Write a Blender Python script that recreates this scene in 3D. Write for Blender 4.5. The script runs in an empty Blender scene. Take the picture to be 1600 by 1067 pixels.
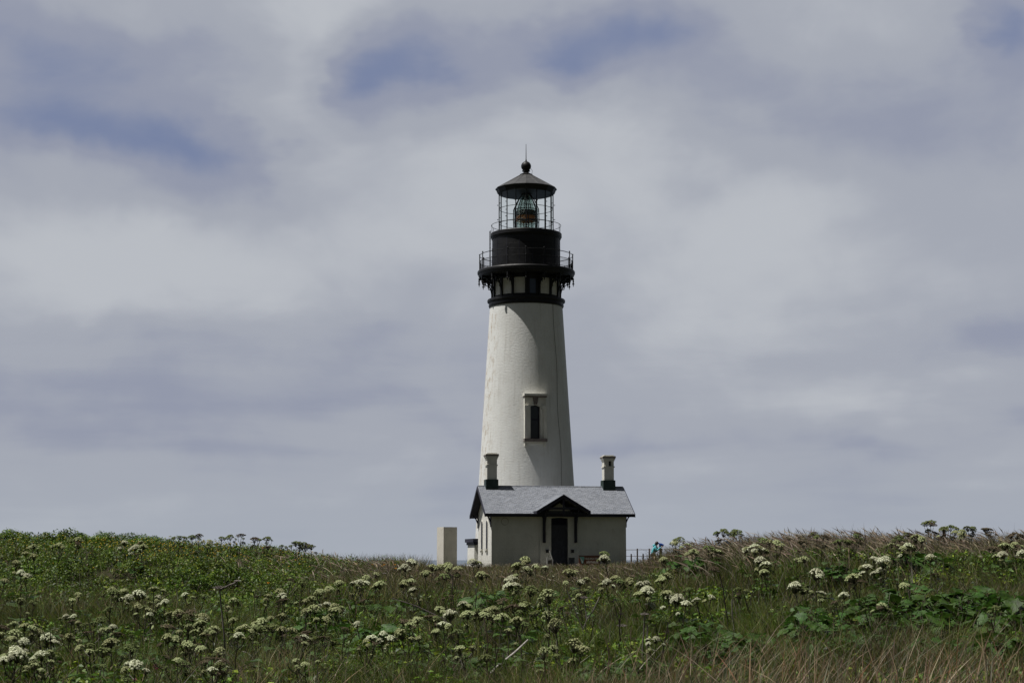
import bpy, bmesh, math, random
import numpy as np
from mathutils import Vector, Matrix
R = math.radians
SC = bpy.context.scene
COL = SC.collection
random.seed(7)
rng = np.random.default_rng(11)

# ------------------------------------------------------------------ camera, sky, sun, exposure
F = 2750.0                                   # focal length in photo pixels (photo 1600 wide)
PITCH = math.atan((872 - 533.5) / F)
cd = bpy.data.cameras.new('camera')
cam = bpy.data.objects.new('camera', cd); COL.objects.link(cam)
cd.sensor_width = 36; cd.lens = 36 * F / 1600
cd.clip_start = 0.2; cd.clip_end = 120000
cam.location = (0, 0, 0); cam.rotation_euler = (R(90) + PITCH, 0, 0)
SC.camera = cam
SC.view_settings.view_transform = 'Standard'
SC.view_settings.look = 'None'
SC.view_settings.gamma = 1
SC.view_settings.use_curve_mapping = False
SC.view_settings.exposure = 0.0
SC.cycles.max_bounces = 6
SC.cycles.transparent_max_bounces = 16
SC.cycles.caustics_reflective = False
SC.cycles.caustics_refractive = False

SUN_EL, SUN_AZ = 66.0, 261.0                 # azimuth clockwise from +Y
sd = bpy.data.lights.new('sun', 'SUN'); sd.energy = 4.9; sd.angle = R(0.53); sd.color = (1.0, .965, .91)
sun = bpy.data.objects.new('sun', sd); COL.objects.link(sun)
s = Vector((math.cos(R(SUN_EL)) * math.sin(R(SUN_AZ)), math.cos(R(SUN_EL)) * math.cos(R(SUN_AZ)), math.sin(R(SUN_EL))))
sun.rotation_euler = s.to_track_quat('Z', 'Y').to_euler()
sun.location = s * 200


class NT:
    """small node-tree writer"""
    def __init__(self, tree):
        self.t = tree; self.n = tree.nodes; self.l = tree.links
    def node(self, typ, **kw):
        n = self.n.new(typ)
        for k, v in kw.items(): setattr(n, k, v)
        return n
    def link(self, a, b): self.l.new(a, b)
    def put(self, sock, v):
        if hasattr(v, 'links') or isinstance(v, bpy.types.NodeSocket): self.l.new(v, sock)
        else: sock.default_value = v
    def math(self, op, a, b=None, c=None, clamp=False):
        n = self.node('ShaderNodeMath', operation=op, use_clamp=clamp)
        self.put(n.inputs[0], a)
        if b is not None: self.put(n.inputs[1], b)
        if c is not None: self.put(n.inputs[2], c)
        return n.outputs[0]
    def smooth(self, x, a, b, lo=0.0, hi=1.0):
        n = self.node('ShaderNodeMapRange', interpolation_type='SMOOTHSTEP')
        self.put(n.inputs[0], x)
        for i, v in enumerate((a, b, lo, hi)): n.inputs[i + 1].default_value = v
        return n.outputs[0]
    def mixc(self, f, a, b, blend='MIX'):
        n = self.node('ShaderNodeMix', data_type='RGBA', blend_type=blend)
        self.put(n.inputs[0], f)
        for sck, v in ((n.inputs[6], a), (n.inputs[7], b)):
            self.put(sck, v if not isinstance(v, tuple) else (v + (1,) if len(v) == 3 else v))
        return n.outputs[2]
    def noise(self, vec, scale, detail=4, rough=.5, dist=0.0, dim='3D'):
        n = self.node('ShaderNodeTexNoise', noise_dimensions=dim)
        if vec is not None: self.put(n.inputs['Vector'], vec)
        n.inputs['Scale'].default_value = scale; n.inputs['Detail'].default_value = detail
        n.inputs['Roughness'].default_value = rough; n.inputs['Distortion'].default_value = dist
        return n.outputs['Fac']
    def comb(self, x, y, z):
        n = self.node('ShaderNodeCombineXYZ')
        for i, v in enumerate((x, y, z)): self.put(n.inputs[i], v)
        return n.outputs[0]
    def sep(self, v):
        n = self.node('ShaderNodeSeparateXYZ'); self.put(n.inputs[0], v); return n.outputs


def make_world():
    w = bpy.data.worlds.new('World'); SC.world = w; w.use_nodes = True
    t = NT(w.node_tree); t.n.clear()
    STR = 0.05
    sky = t.node('ShaderNodeTexSky', sky_type='NISHITA', sun_disc=False)
    sky.sun_elevation = R(SUN_EL); sky.sun_rotation = R(SUN_AZ); sky.air_density = 1.0; sky.dust_density = .6; sky.ozone_density = 1.2
    d = t.node('ShaderNodeTexCoord').outputs['Generated']
    x, y, z = t.sep(d)
    az = t.math('ARCTAN2', x, y); el = t.math('ARCSINE', z)
    # cloud layer seen in perspective: direction projected on a plane overhead
    zz = t.math('ADD', t.math('MAXIMUM', z, 0.0), 0.10)
    px_ = t.math('DIVIDE', x, zz); py_ = t.math('DIVIDE', y, zz)
    pl = t.comb(px_, py_, 0.0)
    ang = t.comb(az, t.math('MULTIPLY', el, 2.1), 0.3)
    n1 = t.noise(pl, 1.05, 5, .52, .35)
    n2 = t.noise(ang, 7.5, 5, .5, .5)
    n3 = t.noise(t.comb(t.math('MULTIPLY', az, .55), t.math('MULTIPLY', el, 3.4), 2.0), 13.0, 4, .5, .25)
    warp = t.math('MULTIPLY', t.math('SUBTRACT', t.noise(ang, 10.0, 4, .55), .5), .10)
    warp2 = t.math('MULTIPLY', t.math('SUBTRACT', t.noise(t.comb(az, el, 5.0), 12.0, 4, .55), .5), .05)
    azw = t.math('ADD', az, warp); elw = t.math('ADD', el, warp2)

    def blob(pxc, pyc, sx, sy, amp):
        u0 = math.atan((pxc - 800) / F); v0 = PITCH + math.atan((533.5 - pyc) / F)
        a = t.math('DIVIDE', t.math('SUBTRACT', azw, u0), sx / F)
        b = t.math('DIVIDE', t.math('SUBTRACT', elw, v0), sy / F)
        r2 = t.math('ADD', t.math('MULTIPLY', a, a), t.math('MULTIPLY', b, b))
        return t.math('MULTIPLY', t.math('EXPONENT', t.math('MULTIPLY', r2, -1.0)), amp)
    def total(items):
        o = None
        for it in items:
            b = blob(*it); o = b if o is None else t.math('ADD', o, b)
        return o
    # thin places where the blue shows through
    blue = total([(140, 222, 290, 64, .50), (320, 240, 120, 50, .26), (60, 105, 160, 75, .42), (630, 102, 150, 68, .46), (980, 66, 150, 60, .52), (870, 100, 70, 45, .30),
                  (1590, 85, 70, 80, .50), (150, 538, 190, 18, .08), (570, 512, 90, 18, .10), (1330, 195, 200, 70, .26), (590, 180, 80, 90, .24), (1100, 110, 160, 60, .14), (240, 90, 120, 50, .12), (1590, 530, 80, 40, .20)])
    # thick bright body and grey undersides
    lite = total([(200, 420, 340, 90, .30), (850, 270, 340, 150, .22), (470, 110, 80, 130, .24), (1180, 430, 330, 170, .18), (1430, 60, 150, 70, .10),
                  (330, 20, 260, 50, .14), (760, 20, 160, 40, .14), (100, 280, 120, 30, .16), (560, 230, 120, 60, .12), (120, 790, 260, 60, .1), (1200, 590, 420, 60, .10), (1250, 90, 140, 60, .08)])
    dark = total([(420, 600, 320, 70, .18), (80, 640, 230, 60, .17), (700, 560, 240, 40, .08), (1400, 690, 320, 30, .14), (1430, 560, 260, 30, .13), (270, 310, 170, 45, .15),
                  (1180, 160, 160, 60, .12), (1500, 300, 150, 120, .06), (560, 800, 700, 30, .06), (700, 700, 500, 20, .08)])
    m1 = t.math('SUBTRACT', n1, .5); m2 = t.math('SUBTRACT', n2, .5); m3 = t.math('SUBTRACT', n3, .5)
    n4 = t.math('SUBTRACT', t.noise(t.comb(az, t.math('MULTIPLY', el, 1.35), 9.0), 14.0, 5, .5, .5), .5)
    lowband = t.smooth(el, .07, .17, 1.0, .12)
    tex = t.math('ADD', t.math('ADD', t.math('MULTIPLY', m2, .40), t.math('MULTIPLY', n4, .34)), t.math('ADD', t.math('MULTIPLY', m1, .10), t.math('MULTIPLY', t.math('MULTIPLY', m3, lowband), .50)))
    thick = t.math('ADD', t.math('SUBTRACT', t.math('SUBTRACT', lite, dark), blue), t.math('ADD', tex, .63))
    ramp = t.node('ShaderNodeValToRGB'); t.put(ramp.inputs[0], thick); cr = ramp.color_ramp; cr.interpolation = 'EASE'
    for k, (p_, c_) in enumerate(((.02, (.180, .224, .362)), (.36, (.290, .316, .404)), (.62, (.368, .392, .452)), (.92, (.482, .505, .546)))):
        e = cr.elements[k] if k < 2 else cr.elements.new(p_)
        e.position = p_; e.color = c_ + (1,)
    low = t.smooth(el, -.005, .075, 1.0, 0.0)
    c = t.mixc(t.math('MULTIPLY', low, .65), ramp.outputs[0], (.378, .416, .474))
    sc = t.node('ShaderNodeMix', data_type='RGBA', blend_type='MULTIPLY'); sc.inputs[0].default_value = 1
    t.put(sc.inputs[6], c); sc.inputs[7].default_value = (1 / STR,) * 3 + (1,)
    # the cloud deck lies over the sea; unseen sky behind and right is made darker to dim the facing walls
    q = t.math('SUBTRACT', t.math('MULTIPLY', y, .85), t.math('MULTIPLY', x, .5))
    front = t.smooth(t.math('ADD', q, t.math('MULTIPLY', m2, .25)), .02, .50)
    back = t.mixc(.80, sky.outputs[0], tuple(v / STR for v in (.052, .050, .046)))
    out = t.mixc(front, back, sc.outputs[2])
    bg = t.node('ShaderNodeBackground'); t.put(bg.inputs[0], out); bg.inputs[1].default_value = STR
    t.link(bg.outputs[0], t.node('ShaderNodeOutputWorld').inputs[0])
make_world()


# ------------------------------------------------------------------ helpers
def at(px, py, D):
    """where the sight line through a photo pixel reaches the distance D (measured along +Y)"""
    u = (px - 800) / F; v = (533.5 - py) / F
    dy = math.cos(PITCH) - v * math.sin(PITCH)
    return Vector((u * D / dy, D, D * (math.sin(PITCH) + v * math.cos(PITCH)) / dy))

def mat(name, color=(.5, .5, .5), rough=.6, metal=0.0, spec=.5, build=None):
    m = bpy.data.materials.new(name); m.use_nodes = True
    t = NT(m.node_tree)
    b = m.node_tree.nodes['Principled BSDF']
    b.inputs['Base Color'].default_value = tuple(color) + (1,)
    b.inputs['Roughness'].default_value = rough; b.inputs['Metallic'].default_value = metal
    b.inputs['Specular IOR Level'].default_value = spec
    if build: build(t, b)
    return m

def bump(t, b, h, strength=.4, dist=.02):
    n = t.node('ShaderNodeBump'); n.inputs['Strength'].default_value = strength; n.inputs['Distance'].default_value = dist
    t.put(n.inputs['Height'], h); t.link(n.outputs[0], b.inputs['Normal'])

def objc(t): return t.node('ShaderNodeTexCoord').outputs['Object']

def m_painted_metal(name, col, rough=.45, vary=.35):
    def bd(t, b):
        o = objc(t); n = t.noise(o, 2.2, 6, .6); n2 = t.noise(o, 30, 3, .6)
        c = t.mixc(t.smooth(n, .35, .75), tuple(col), tuple(min(1, v * (1 + vary * 2) + .004) for v in col))
        t.link(c, b.inputs['Base Color'])
        t.link(t.math('ADD', t.math('MULTIPLY', n, .35), rough - .15), b.inputs['Roughness'])
        bump(t, b, t.math('ADD', n2, n), .12, .01)
    return mat(name, col, rough, spec=.3, build=bd)

def m_shaft():
    def bd(t, b):
        o = objc(t); x, y, z = t.sep(o)
        a = t.math('ARCTAN2', x, t.math('MULTIPLY', y, -1)); u = t.math('MULTIPLY', a, 3.0)
        cyl = t.comb(u, z, 0.0)
        br = t.node('ShaderNodeTexBrick'); t.put(br.inputs['Vector'], cyl)
        br.inputs['Scale'].default_value = 1; br.inputs['Mortar Size'].default_value = .012; br.inputs['Mortar Smooth'].default_value = .6
        br.inputs['Brick Width'].default_value = .30; br.inputs['Row Height'].default_value = .105; br.inputs['Bias'].default_value = 0
        br.inputs[1].default_value = (.9, .9, .9, 1); br.inputs[2].default_value = (.55, .55, .55, 1); br.inputs[3].default_value = (.15, .15, .15, 1)
        rg = t.noise(t.comb(u, t.math('MULTIPLY', z, 2.6), 0.0), 4.2, 5, .62)
        fine = t.noise(cyl, 24, 4, .6)
        big = t.noise(o, .55, 5, .6)
        streak = t.noise(t.comb(t.math('MULTIPLY', u, 5.0), t.math('MULTIPLY', z, .28), 0.0), 1.0, 5, .6)
        c = t.mixc(t.smooth(big, .35, .75), (.785, .795, .775), (.705, .71, .685))
        c = t.mixc(t.math('MULTIPLY', t.smooth(streak, .52, .78), .42), c, (.42, .40, .35))
        # worn, rusty patches on the weather (seaward-left) side
        side = t.smooth(a, -.72, -1.15, 0.0, 1.0)
        spot = t.smooth(t.noise(t.comb(t.math('MULTIPLY', u, 2.0), t.math('MULTIPLY', z, .8), 0.0), 1.5, 7, .75), .50, .60)
        anyw = t.smooth(t.noise(cyl, 2.6, 8, .78), .60, .69)
        c = t.mixc(t.math('MULTIPLY', t.math('MULTIPLY', spot, t.math('ADD', side, .12, clamp=True)), .72), c, (.46, .38, .29))
        c = t.mixc(t.math('MULTIPLY', anyw, .45), c, (.40, .36, .30))
        c = t.mixc(t.math('MULTIPLY', t.smooth(fine, .62, .75), .25), c, (.45, .43, .38))
        t.link(c, b.inputs['Base Color'])
        hh = t.math('ADD', t.math('MULTIPLY', br.outputs['Fac'], -.07), t.math('ADD', t.math('MULTIPLY', rg, 1.6), t.math('MULTIPLY', fine, .45)))
        bump(t, b, hh, .36, .035)
    return mat('painted_brick', (.7, .7, .65), .78, spec=.25, build=bd)

def m_wall(name, col, dirt, dirtcol=(.28, .26, .22), strength=.5, brick=True):
    def bd(t, b):
        o = objc(t); x, y, z = t.sep(o)
        v = t.comb(t.math('ADD', x, y), z, 0.0)
        rg = t.noise(o, 9, 5, .65); fine = t.noise(o, 40, 3, .6); big = t.noise(o, .8, 5, .62)
        st = t.noise(t.comb(t.math('MULTIPLY', t.math('ADD', x, y), 1.7), t.math('MULTIPLY', z, .45), 0.0), 1.2, 5, .6)
        c = t.mixc(t.smooth(big, .3, .75), tuple(col), tuple(k * .85 for k in col))
        c = t.mixc(t.math('MULTIPLY', t.smooth(st, .46, .78), dirt * .45), c, dirtcol)
        pt = t.smooth(t.noise(o, 2.3, 7, .72), .56, .64)
        c = t.mixc(t.math('MULTIPLY', pt, dirt * .8), c, tuple(k * .55 for k in col))
        foot = t.math('MULTIPLY', t.smooth(z, .1, .9, 1.0, 0.0), t.smooth(rg, .35, .65))
        c = t.mixc(t.math('MULTIPLY', foot, .4), c, (.2, .2, .14))
        t.link(c, b.inputs['Base Color'])
        h = t.math('ADD', rg, t.math('MULTIPLY', fine, .5))
        if brick:
            br = t.node('ShaderNodeTexBrick'); t.put(br.inputs['Vector'], v)
            br.inputs['Scale'].default_value = 1; br.inputs['Mortar Size'].default_value = .012; br.inputs['Mortar Smooth'].default_value = .5
            br.inputs['Brick Width'].default_value = .25; br.inputs['Row Height'].default_value = .085
            h = t.math('SUBTRACT', h, t.math('MULTIPLY', br.outputs['Fac'], .3))
        bump(t, b, h, strength, .03)
    return mat(name, col, .8, spec=.2, build=bd)

def m_shingle():
    def bd(t, b):
        o = objc(t); x, y, z = t.sep(o)
        v = t.comb(x, t.math('MULTIPLY', y, 1.18), 0.0)
        br = t.node('ShaderNodeTexBrick'); t.put(br.inputs['Vector'], v)
        br.inputs['Scale'].default_value = 1; br.inputs['Mortar Size'].default_value = .012; br.inputs['Mortar Smooth'].default_value = .2
        br.inputs['Brick Width'].default_value = .26; br.inputs['Row Height'].default_value = .13
        br.inputs[1].default_value = (.112, .127, .158, 1); br.inputs[2].default_value = (.232, .254, .298, 1); br.inputs[3].default_value = (.05, .052, .06, 1)
        n = t.noise(o, 14, 4, .6); big = t.noise(o, 1.1, 5, .6)
        c = t.mixc(t.smooth(n, .4, .75), br.outputs['Color'], (.30, .31, .33))
        c = t.mixc(t.math('MULTIPLY', t.smooth(big, .5, .75), .35), c, (.12, .13, .15))
        t.link(c, b.inputs['Base Color'])
        lift = t.math('FRACT', t.math('DIVIDE', t.math('MULTIPLY', y, 1.18), .13))
        bump(t, b, t.math('SUBTRACT', t.math('MULTIPLY', n, .4), t.math('ADD', br.outputs['Fac'], lift)), .6, .02)
    return mat('slate_shingle', (.2, .21, .23), .62, build=bd)

def m_glass(name, tint=(.975, .995, .985), refl=.02):
    m = bpy.data.materials.new(name); m.use_nodes = True; t = NT(m.node_tree); t.n.clear()
    tr = t.node('ShaderNodeBsdfTransparent'); tr.inputs[0].default_value = tuple(tint) + (1,)
    gl = t.node('ShaderNodeBsdfGlossy'); gl.inputs['Roughness'].default_value = .03
    fr = t.node('ShaderNodeLayerWeight'); fr.inputs[0].default_value = .35
    mx = t.node('ShaderNodeMixShader'); t.put(mx.inputs[0], t.math('ADD', t.math('MULTIPLY', t.math('POWER', fr.outputs['Facing'], 3.0), .28), refl * .4, clamp=True))
    t.link(tr.outputs[0], mx.inputs[1]); t.link(gl.outputs[0], mx.inputs[2])
    t.link(mx.outputs[0], t.node('ShaderNodeOutputMaterial').inputs[0])
    return m

def m_plant(name, col=None, rough=.55, trans=.28, attr=True, spec=.3, vary=.3, vein=False):
    """leaf material: own colour from a colour attribute (species and age of each blade) with some light passing through"""
    m = bpy.data.materials.new(name); m.use_nodes = True; t = NT(m.node_tree)
    b = t.n['Principled BSDF']; out = t.n['Material Output']
    b.inputs['Roughness'].default_value = rough; b.inputs['Specular IOR Level'].default_value = spec
    if attr:
        c = t.node('ShaderNodeAttribute', attribute_name='col').outputs['Color']
    else:
        o = objc(t); n = t.noise(o, 9, 4, .6)
        c = t.mixc(t.smooth(n, .3, .72), tuple(k * (1 - vary) for k in col), tuple(k * (1 + vary) for k in col))
    oi = t.node('ShaderNodeObjectInfo').outputs['Random']
    hs = t.node('ShaderNodeHueSaturation'); t.put(hs.inputs['Color'], c)
    t.put(hs.inputs['Value'], t.math('ADD', t.math('MULTIPLY', oi, .36), .82)); t.put(hs.inputs['Hue'], t.math('ADD', t.math('MULTIPLY', oi, .03), .485))
    c = hs.outputs[0]
    t.link(c, b.inputs['Base Color'])
    if vein:
        bump(t, b, t.noise(objc(t), 26, 3, .55), .5, .02)
    if trans > 0:
        tl = t.node('ShaderNodeBsdfTranslucent'); t.link(c, tl.inputs[0])
        mx = t.node('ShaderNodeMixShader'); mx.inputs[0].default_value = trans
        t.link(b.outputs[0], mx.inputs[1]); t.link(tl.outputs[0], mx.inputs[2]); t.link(mx.outputs[0], out.inputs[0])
    return m

M = {
    'black': m_painted_metal('black_paint', (.006, .006, .007), .5),
    'navy': m_painted_metal('navy_black_trim', (.019, .019, .031), .6),
    'roofmetal': m_painted_metal('weathered_black_roof', (.040, .040, .041), .55, .5),
    'shaft': m_shaft(),
    'cream': m_wall('cream_paint', (.76, .745, .675), .25),
    'house': m_wall('white_painted_brick', (.78, .77, .715), .35),
    'concrete': m_wall('bare_concrete', (.66, .63, .56), .5, (.33, .30, .25), .3, brick=False),
    'shingle': m_shingle(),
    'flash': m_painted_metal('green_black_flashing', (.020, .034, .030), .55),
    'trimgrey': m_painted_metal('brown_grey_band', (.14, .12, .11), .6),
    'ringgrey': m_painted_metal('rusted_ring', (.28, .26, .23), .7),
    'door': m_painted_metal('dark_door_paint', (.030, .033, .043), .5),
    'void': mat('dark_interior', (.012, .014, .02), .5),
    'pane': mat('dark_window_glass', (.012, .017, .026), .08, spec=.6),
    'mattpane': mat('matt_window_glass', (.012, .014, .026), .6, spec=.12),  # dark cottage panes with hardly any reflection
    'bluepane': mat('blue_window_glass', (.035, .05, .085), .15, spec=.5),
    'glass': m_glass('lantern_glass'),
    'lining': mat('lantern_lining', (.62, .68, .65), .6),
    'lensglass': m_glass('lens_prisms', (.80, .86, .84), .5),
    'prism': m_glass('prism_shell_glass', (.90, .95, .93), .30),
    'lensframe': mat('lens_frame', (.05, .055, .055), .4, .6),
    'brass': mat('amber_brass', (.75, .24, .06), .4, .1),
    'white': m_painted_metal('white_paint', (.72, .70, .68), .5, .05),
    'signbrown': m_painted_metal('brown_sign_paint', (.17, .062, .036), .6, .3),
    'signtext': mat('cream_sign_lettering', (.80, .74, .66), .7),
    'teal': mat('teal_emblem', (.24, .52, .48), .6),
    'greybox': m_painted_metal('grey_box_paint', (.07, .075, .09), .6),
    'post': m_painted_metal('weathered_fence_post', (.07, .055, .05), .8),
}

class MB:
    """collects shapes, links them as ONE mesh object"""
    def __init__(self): self.v = []; self.f = []; self.mi = []
    def add(self, vs, fs, mi=0):
        o = len(self.v); self.v += [tuple(p) for p in vs]
        self.f += [tuple(i + o for i in f) for f in fs]; self.mi += [mi] * len(fs)
        return self
    def box(self, x0, x1, y0, y1, z0, z1, mi=0, taper=0.0):
        t = taper
        vs = [(x0, y0, z0), (x1, y0, z0), (x1, y1, z0), (x0, y1, z0), (x0 + t, y0 + t, z1), (x1 - t, y0 + t, z1), (x1 - t, y1 - t, z1), (x0 + t, y1 - t, z1)]
        return self.add(vs, [(3, 2, 1, 0), (4, 5, 6, 7), (0, 1, 5, 4), (1, 2, 6, 5), (2, 3, 7, 6), (3, 0, 4, 7)], mi)
    def prism(self, pts, y0, y1, axis='y', mi=0):
        """outline pts (a,b) pushed from y0 to y1 along an axis"""
        n = len(pts)
        def p(a, b, k): return {'y': (a, k, b), 'x': (k, a, b), 'z': (a, b, k)}[axis]
        vs = [p(a, b, y0) for a, b in pts] + [p(a, b, y1) for a, b in pts]
        fs = [tuple(range(n)), tuple(range(2 * n - 1, n - 1, -1))] + [(i, i + n, (i + 1) % n + n, (i + 1) % n) for i in range(n)]
        return self.add(vs, fs, mi)
    def lathe(self, prof, n=72, c=(0, 0), a0=0.0, closed=False, mi=0):
        vs = []; fs = []
        for r, z in prof:
            for k in range(n):
                a = a0 + 2 * math.pi * k / n
                vs.append((c[0] + r * math.sin(a), c[1] - r * math.cos(a), z))
        m = len(prof)
        for i in range(m - 1 if not closed else m):
            j = (i + 1) % m
            for k in range(n):
                fs.append((i * n + k, i * n + (k + 1) % n, j * n + (k + 1) % n, j * n + k))
        if not closed:
            if prof[0][0] > 1e-6: fs.append(tuple(range(n - 1, -1, -1)))
            if prof[-1][0] > 1e-6: fs.append(tuple((m - 1) * n + k for k in range(n)))
        return self.add(vs, fs, mi)
    def tube(self, pts, r, n=8, closed=False, mi=0):
        pts = [Vector(p) for p in pts]; rs = r if isinstance(r, (list, tuple)) else [r] * len(pts)
        vs = []; fs = []; m = len(pts); prev = None
        for i, p in enumerate(pts):
            if closed: d = pts[(i + 1) % m] - pts[i - 1]
            else: d = pts[min(i + 1, m - 1)] - pts[max(i - 1, 0)]
            d.normalize()
            ref = prev if prev is not None else (Vector((0, 0, 1)) if abs(d.z) < .9 else Vector((1, 0, 0)))
            u = (ref - d * ref.dot(d))
            if u.length < 1e-5: u = d.orthogonal()
            u.normalize(); w = d.cross(u); prev = u
            for k in range(n):
                a = 2 * math.pi * k / n
                vs.append(p + (u * math.cos(a) + w * math.sin(a)) * rs[i])
        for i in range(m if closed else m - 1):
            j = (i + 1) % m
            for k in range(n): fs.append((i * n + k, i * n + (k + 1) % n, j * n + (k + 1) % n, j * n + k))
        if not closed:
            fs.append(tuple(range(n - 1, -1, -1))); fs.append(tuple((m - 1) * n + k for k in range(n)))
        return self.add(vs, fs, mi)
    def ball(self, c, rx, ry=None, rz=None, n=16, m=10, mi=0):
        ry = ry or rx; rz = rz or rx
        vs = [(c[0], c[1], c[2] - rz)]; fs = []
        for i in range(1, m):
            t = -math.pi / 2 + math.pi * i / m
            for k in range(n):
                a = 2 * math.pi * k / n
                vs.append((c[0] + rx * math.cos(t) * math.cos(a), c[1] + ry * math.cos(t) * math.sin(a), c[2] + rz * math.sin(t)))
        vs.append((c[0], c[1], c[2] + rz)); L = len(vs) - 1
        for k in range(n): fs.append((0, 1 + (k + 1) % n, 1 + k)); fs.append((L, L - n + k, L - n + (k + 1) % n))
        for i in range(m - 2):
            for k in range(n):
                a = 1 + i * n; fs.append((a + k, a + (k + 1) % n, a + n + (k + 1) % n, a + n + k))
        return self.add(vs, fs, mi)
    def mesh(self, name, mats, smooth=True, angle=35):
        me = bpy.data.meshes.new(name); me.from_pydata(self.v, [], self.f)
        for m_ in (mats if isinstance(mats, (list, tuple)) else [mats]): me.materials.append(m_)
        if any(self.mi): me.polygons.foreach_set('material_index', self.mi)
        bm = bmesh.new(); bm.from_mesh(me); bmesh.ops.recalc_face_normals(bm, faces=bm.faces); bm.to_mesh(me); bm.free()
        if smooth:
            me.polygons.foreach_set('use_smooth', [True] * len(me.polygons)); me.set_sharp_from_angle(angle=R(angle))
        me.update(); return me
    def build(self, name, mats, parent=None, smooth=True, angle=35):
        return link(name, self.mesh(name, mats, smooth, angle), parent)

def link(name, data, parent=None):
    o = bpy.data.objects.new(name, data); COL.objects.link(o)
    if parent is not None: o.parent = parent
    return o

def tag(o, label=None, cat=None, group=None, kind=None):
    if label: o['label'] = label
    if cat: o['category'] = cat
    if group: o['group'] = group
    if kind: o['kind'] = kind
    return o

def thing(name, label, cat, loc=(0, 0, 0), rz=0.0, group=None):
    o = link(name, None); o.location = loc; o.rotation_euler = (0, 0, rz); o.empty_display_size = .2
    return tag(o, label, cat, group)

def copy_tree(o, parent=None):
    c = o.copy(); COL.objects.link(c)
    if parent is not None: c.parent = parent
    for ch in list(o.children): copy_tree(ch, c)
    return c

def fast_mesh(name, verts, loops, starts, mats, cols=None, smooth=False, midx=None):
    me = bpy.data.meshes.new(name)
    me.vertices.add(len(verts)); me.vertices.foreach_set('co', np.ascontiguousarray(verts, np.float32).ravel())
    me.loops.add(len(loops)); me.loops.foreach_set('vertex_index', np.ascontiguousarray(loops, np.int32))
    me.polygons.add(len(starts)); me.polygons.foreach_set('loop_start', np.ascontiguousarray(starts, np.int32))
    for m_ in (mats if isinstance(mats, (list, tuple)) else [mats]): me.materials.append(m_)
    if midx is not None: me.polygons.foreach_set('material_index', np.ascontiguousarray(midx, np.int32))
    me.update(calc_edges=True)
    if cols is not None:
        a = me.color_attributes.new('col', 'FLOAT_COLOR', 'POINT')
        a.data.foreach_set('color', np.concatenate([cols, np.ones((len(cols), 1))], 1).astype(np.float32).ravel())
    if smooth: me.polygons.foreach_set('use_smooth', np.ones(len(starts), bool))
    return me


# ------------------------------------------------------------------ ground
def sm(x, xs, ys):
    """piecewise curve with eased steps"""
    x = np.asarray(x, float); xs = np.array(xs, float); ys = np.array(ys, float)
    i = np.clip(np.searchsorted(xs, x) - 1, 0, len(xs) - 2)
    t = np.clip((x - xs[i]) / (xs[i + 1] - xs[i]), 0, 1)
    return ys[i] + (ys[i + 1] - ys[i]) * (.5 * t + .5 * t * t * (3 - 2 * t))

def ground_z(X, Y):
    X = np.asarray(X, float); Y = np.asarray(Y, float)
    base = sm(Y, [-60, 8, 14, 20, 28, 36, 45, 52, 58, 66, 80, 146, 156, 190, 240], [-2.3, -2.25, -2.2, -2.1, -1.88, -1.55, -1.16, -.90, -.78, -.70, -.58, -.6, -2, -38, -60])
    left = sm(X, [-60, -17, -12, -9, -6, -4, -2.5, 60], [1.1, 1.06, .96, .74, .42, .20, .05, 0]) * sm(Y, [34, 42, 50, 58, 64, 80, 104], [0, .18, .72, 1, .95, .35, 0])
    right = sm(X, [-60, .5, 2, 3.2, 4, 6, 9, 60], [0, 0, .0, .10, .30, .70, .94, 1.02]) * sm(Y, [26, 34, 46, 54, 66, 85], [0, .3, 1, 1, .5, 0])
    n = .05 * np.sin(X * 1.1 + 1.3 * np.sin(Y * .31)) * np.sin(Y * .9 + .7) + .04 * np.sin(X * .47 + Y * .6 + 2)
    fade = np.clip((110 - Y) / 30, 0, 1)
    return base + left + right + n * fade

def gz(x, y): return float(ground_z(np.array([x]), np.array([y]))[0])

def m_ground():
    def bd(t, b):
        o = objc(t)
        n = t.noise(o, .6, 6, .6); f = t.noise(o, 9, 5, .7); g = t.noise(o, 45, 3, .7)
        c = t.mixc(t.smooth(n, .35, .7), (.030, .036, .016), (.055, .045, .026))
        c = t.mixc(t.smooth(f, .45, .7), c, (.020, .026, .011))
        c = t.mixc(t.math('MULTIPLY', t.smooth(g, .55, .7), .5), c, (.12, .095, .06))
        t.link(c, b.inputs['Base Color']); bump(t, b, t.math('ADD', f, t.math('MULTIPLY', g, .5)), .9, .08)
    return mat('meadow_soil', (.05, .05, .03), .95, spec=.1, build=bd)

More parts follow.
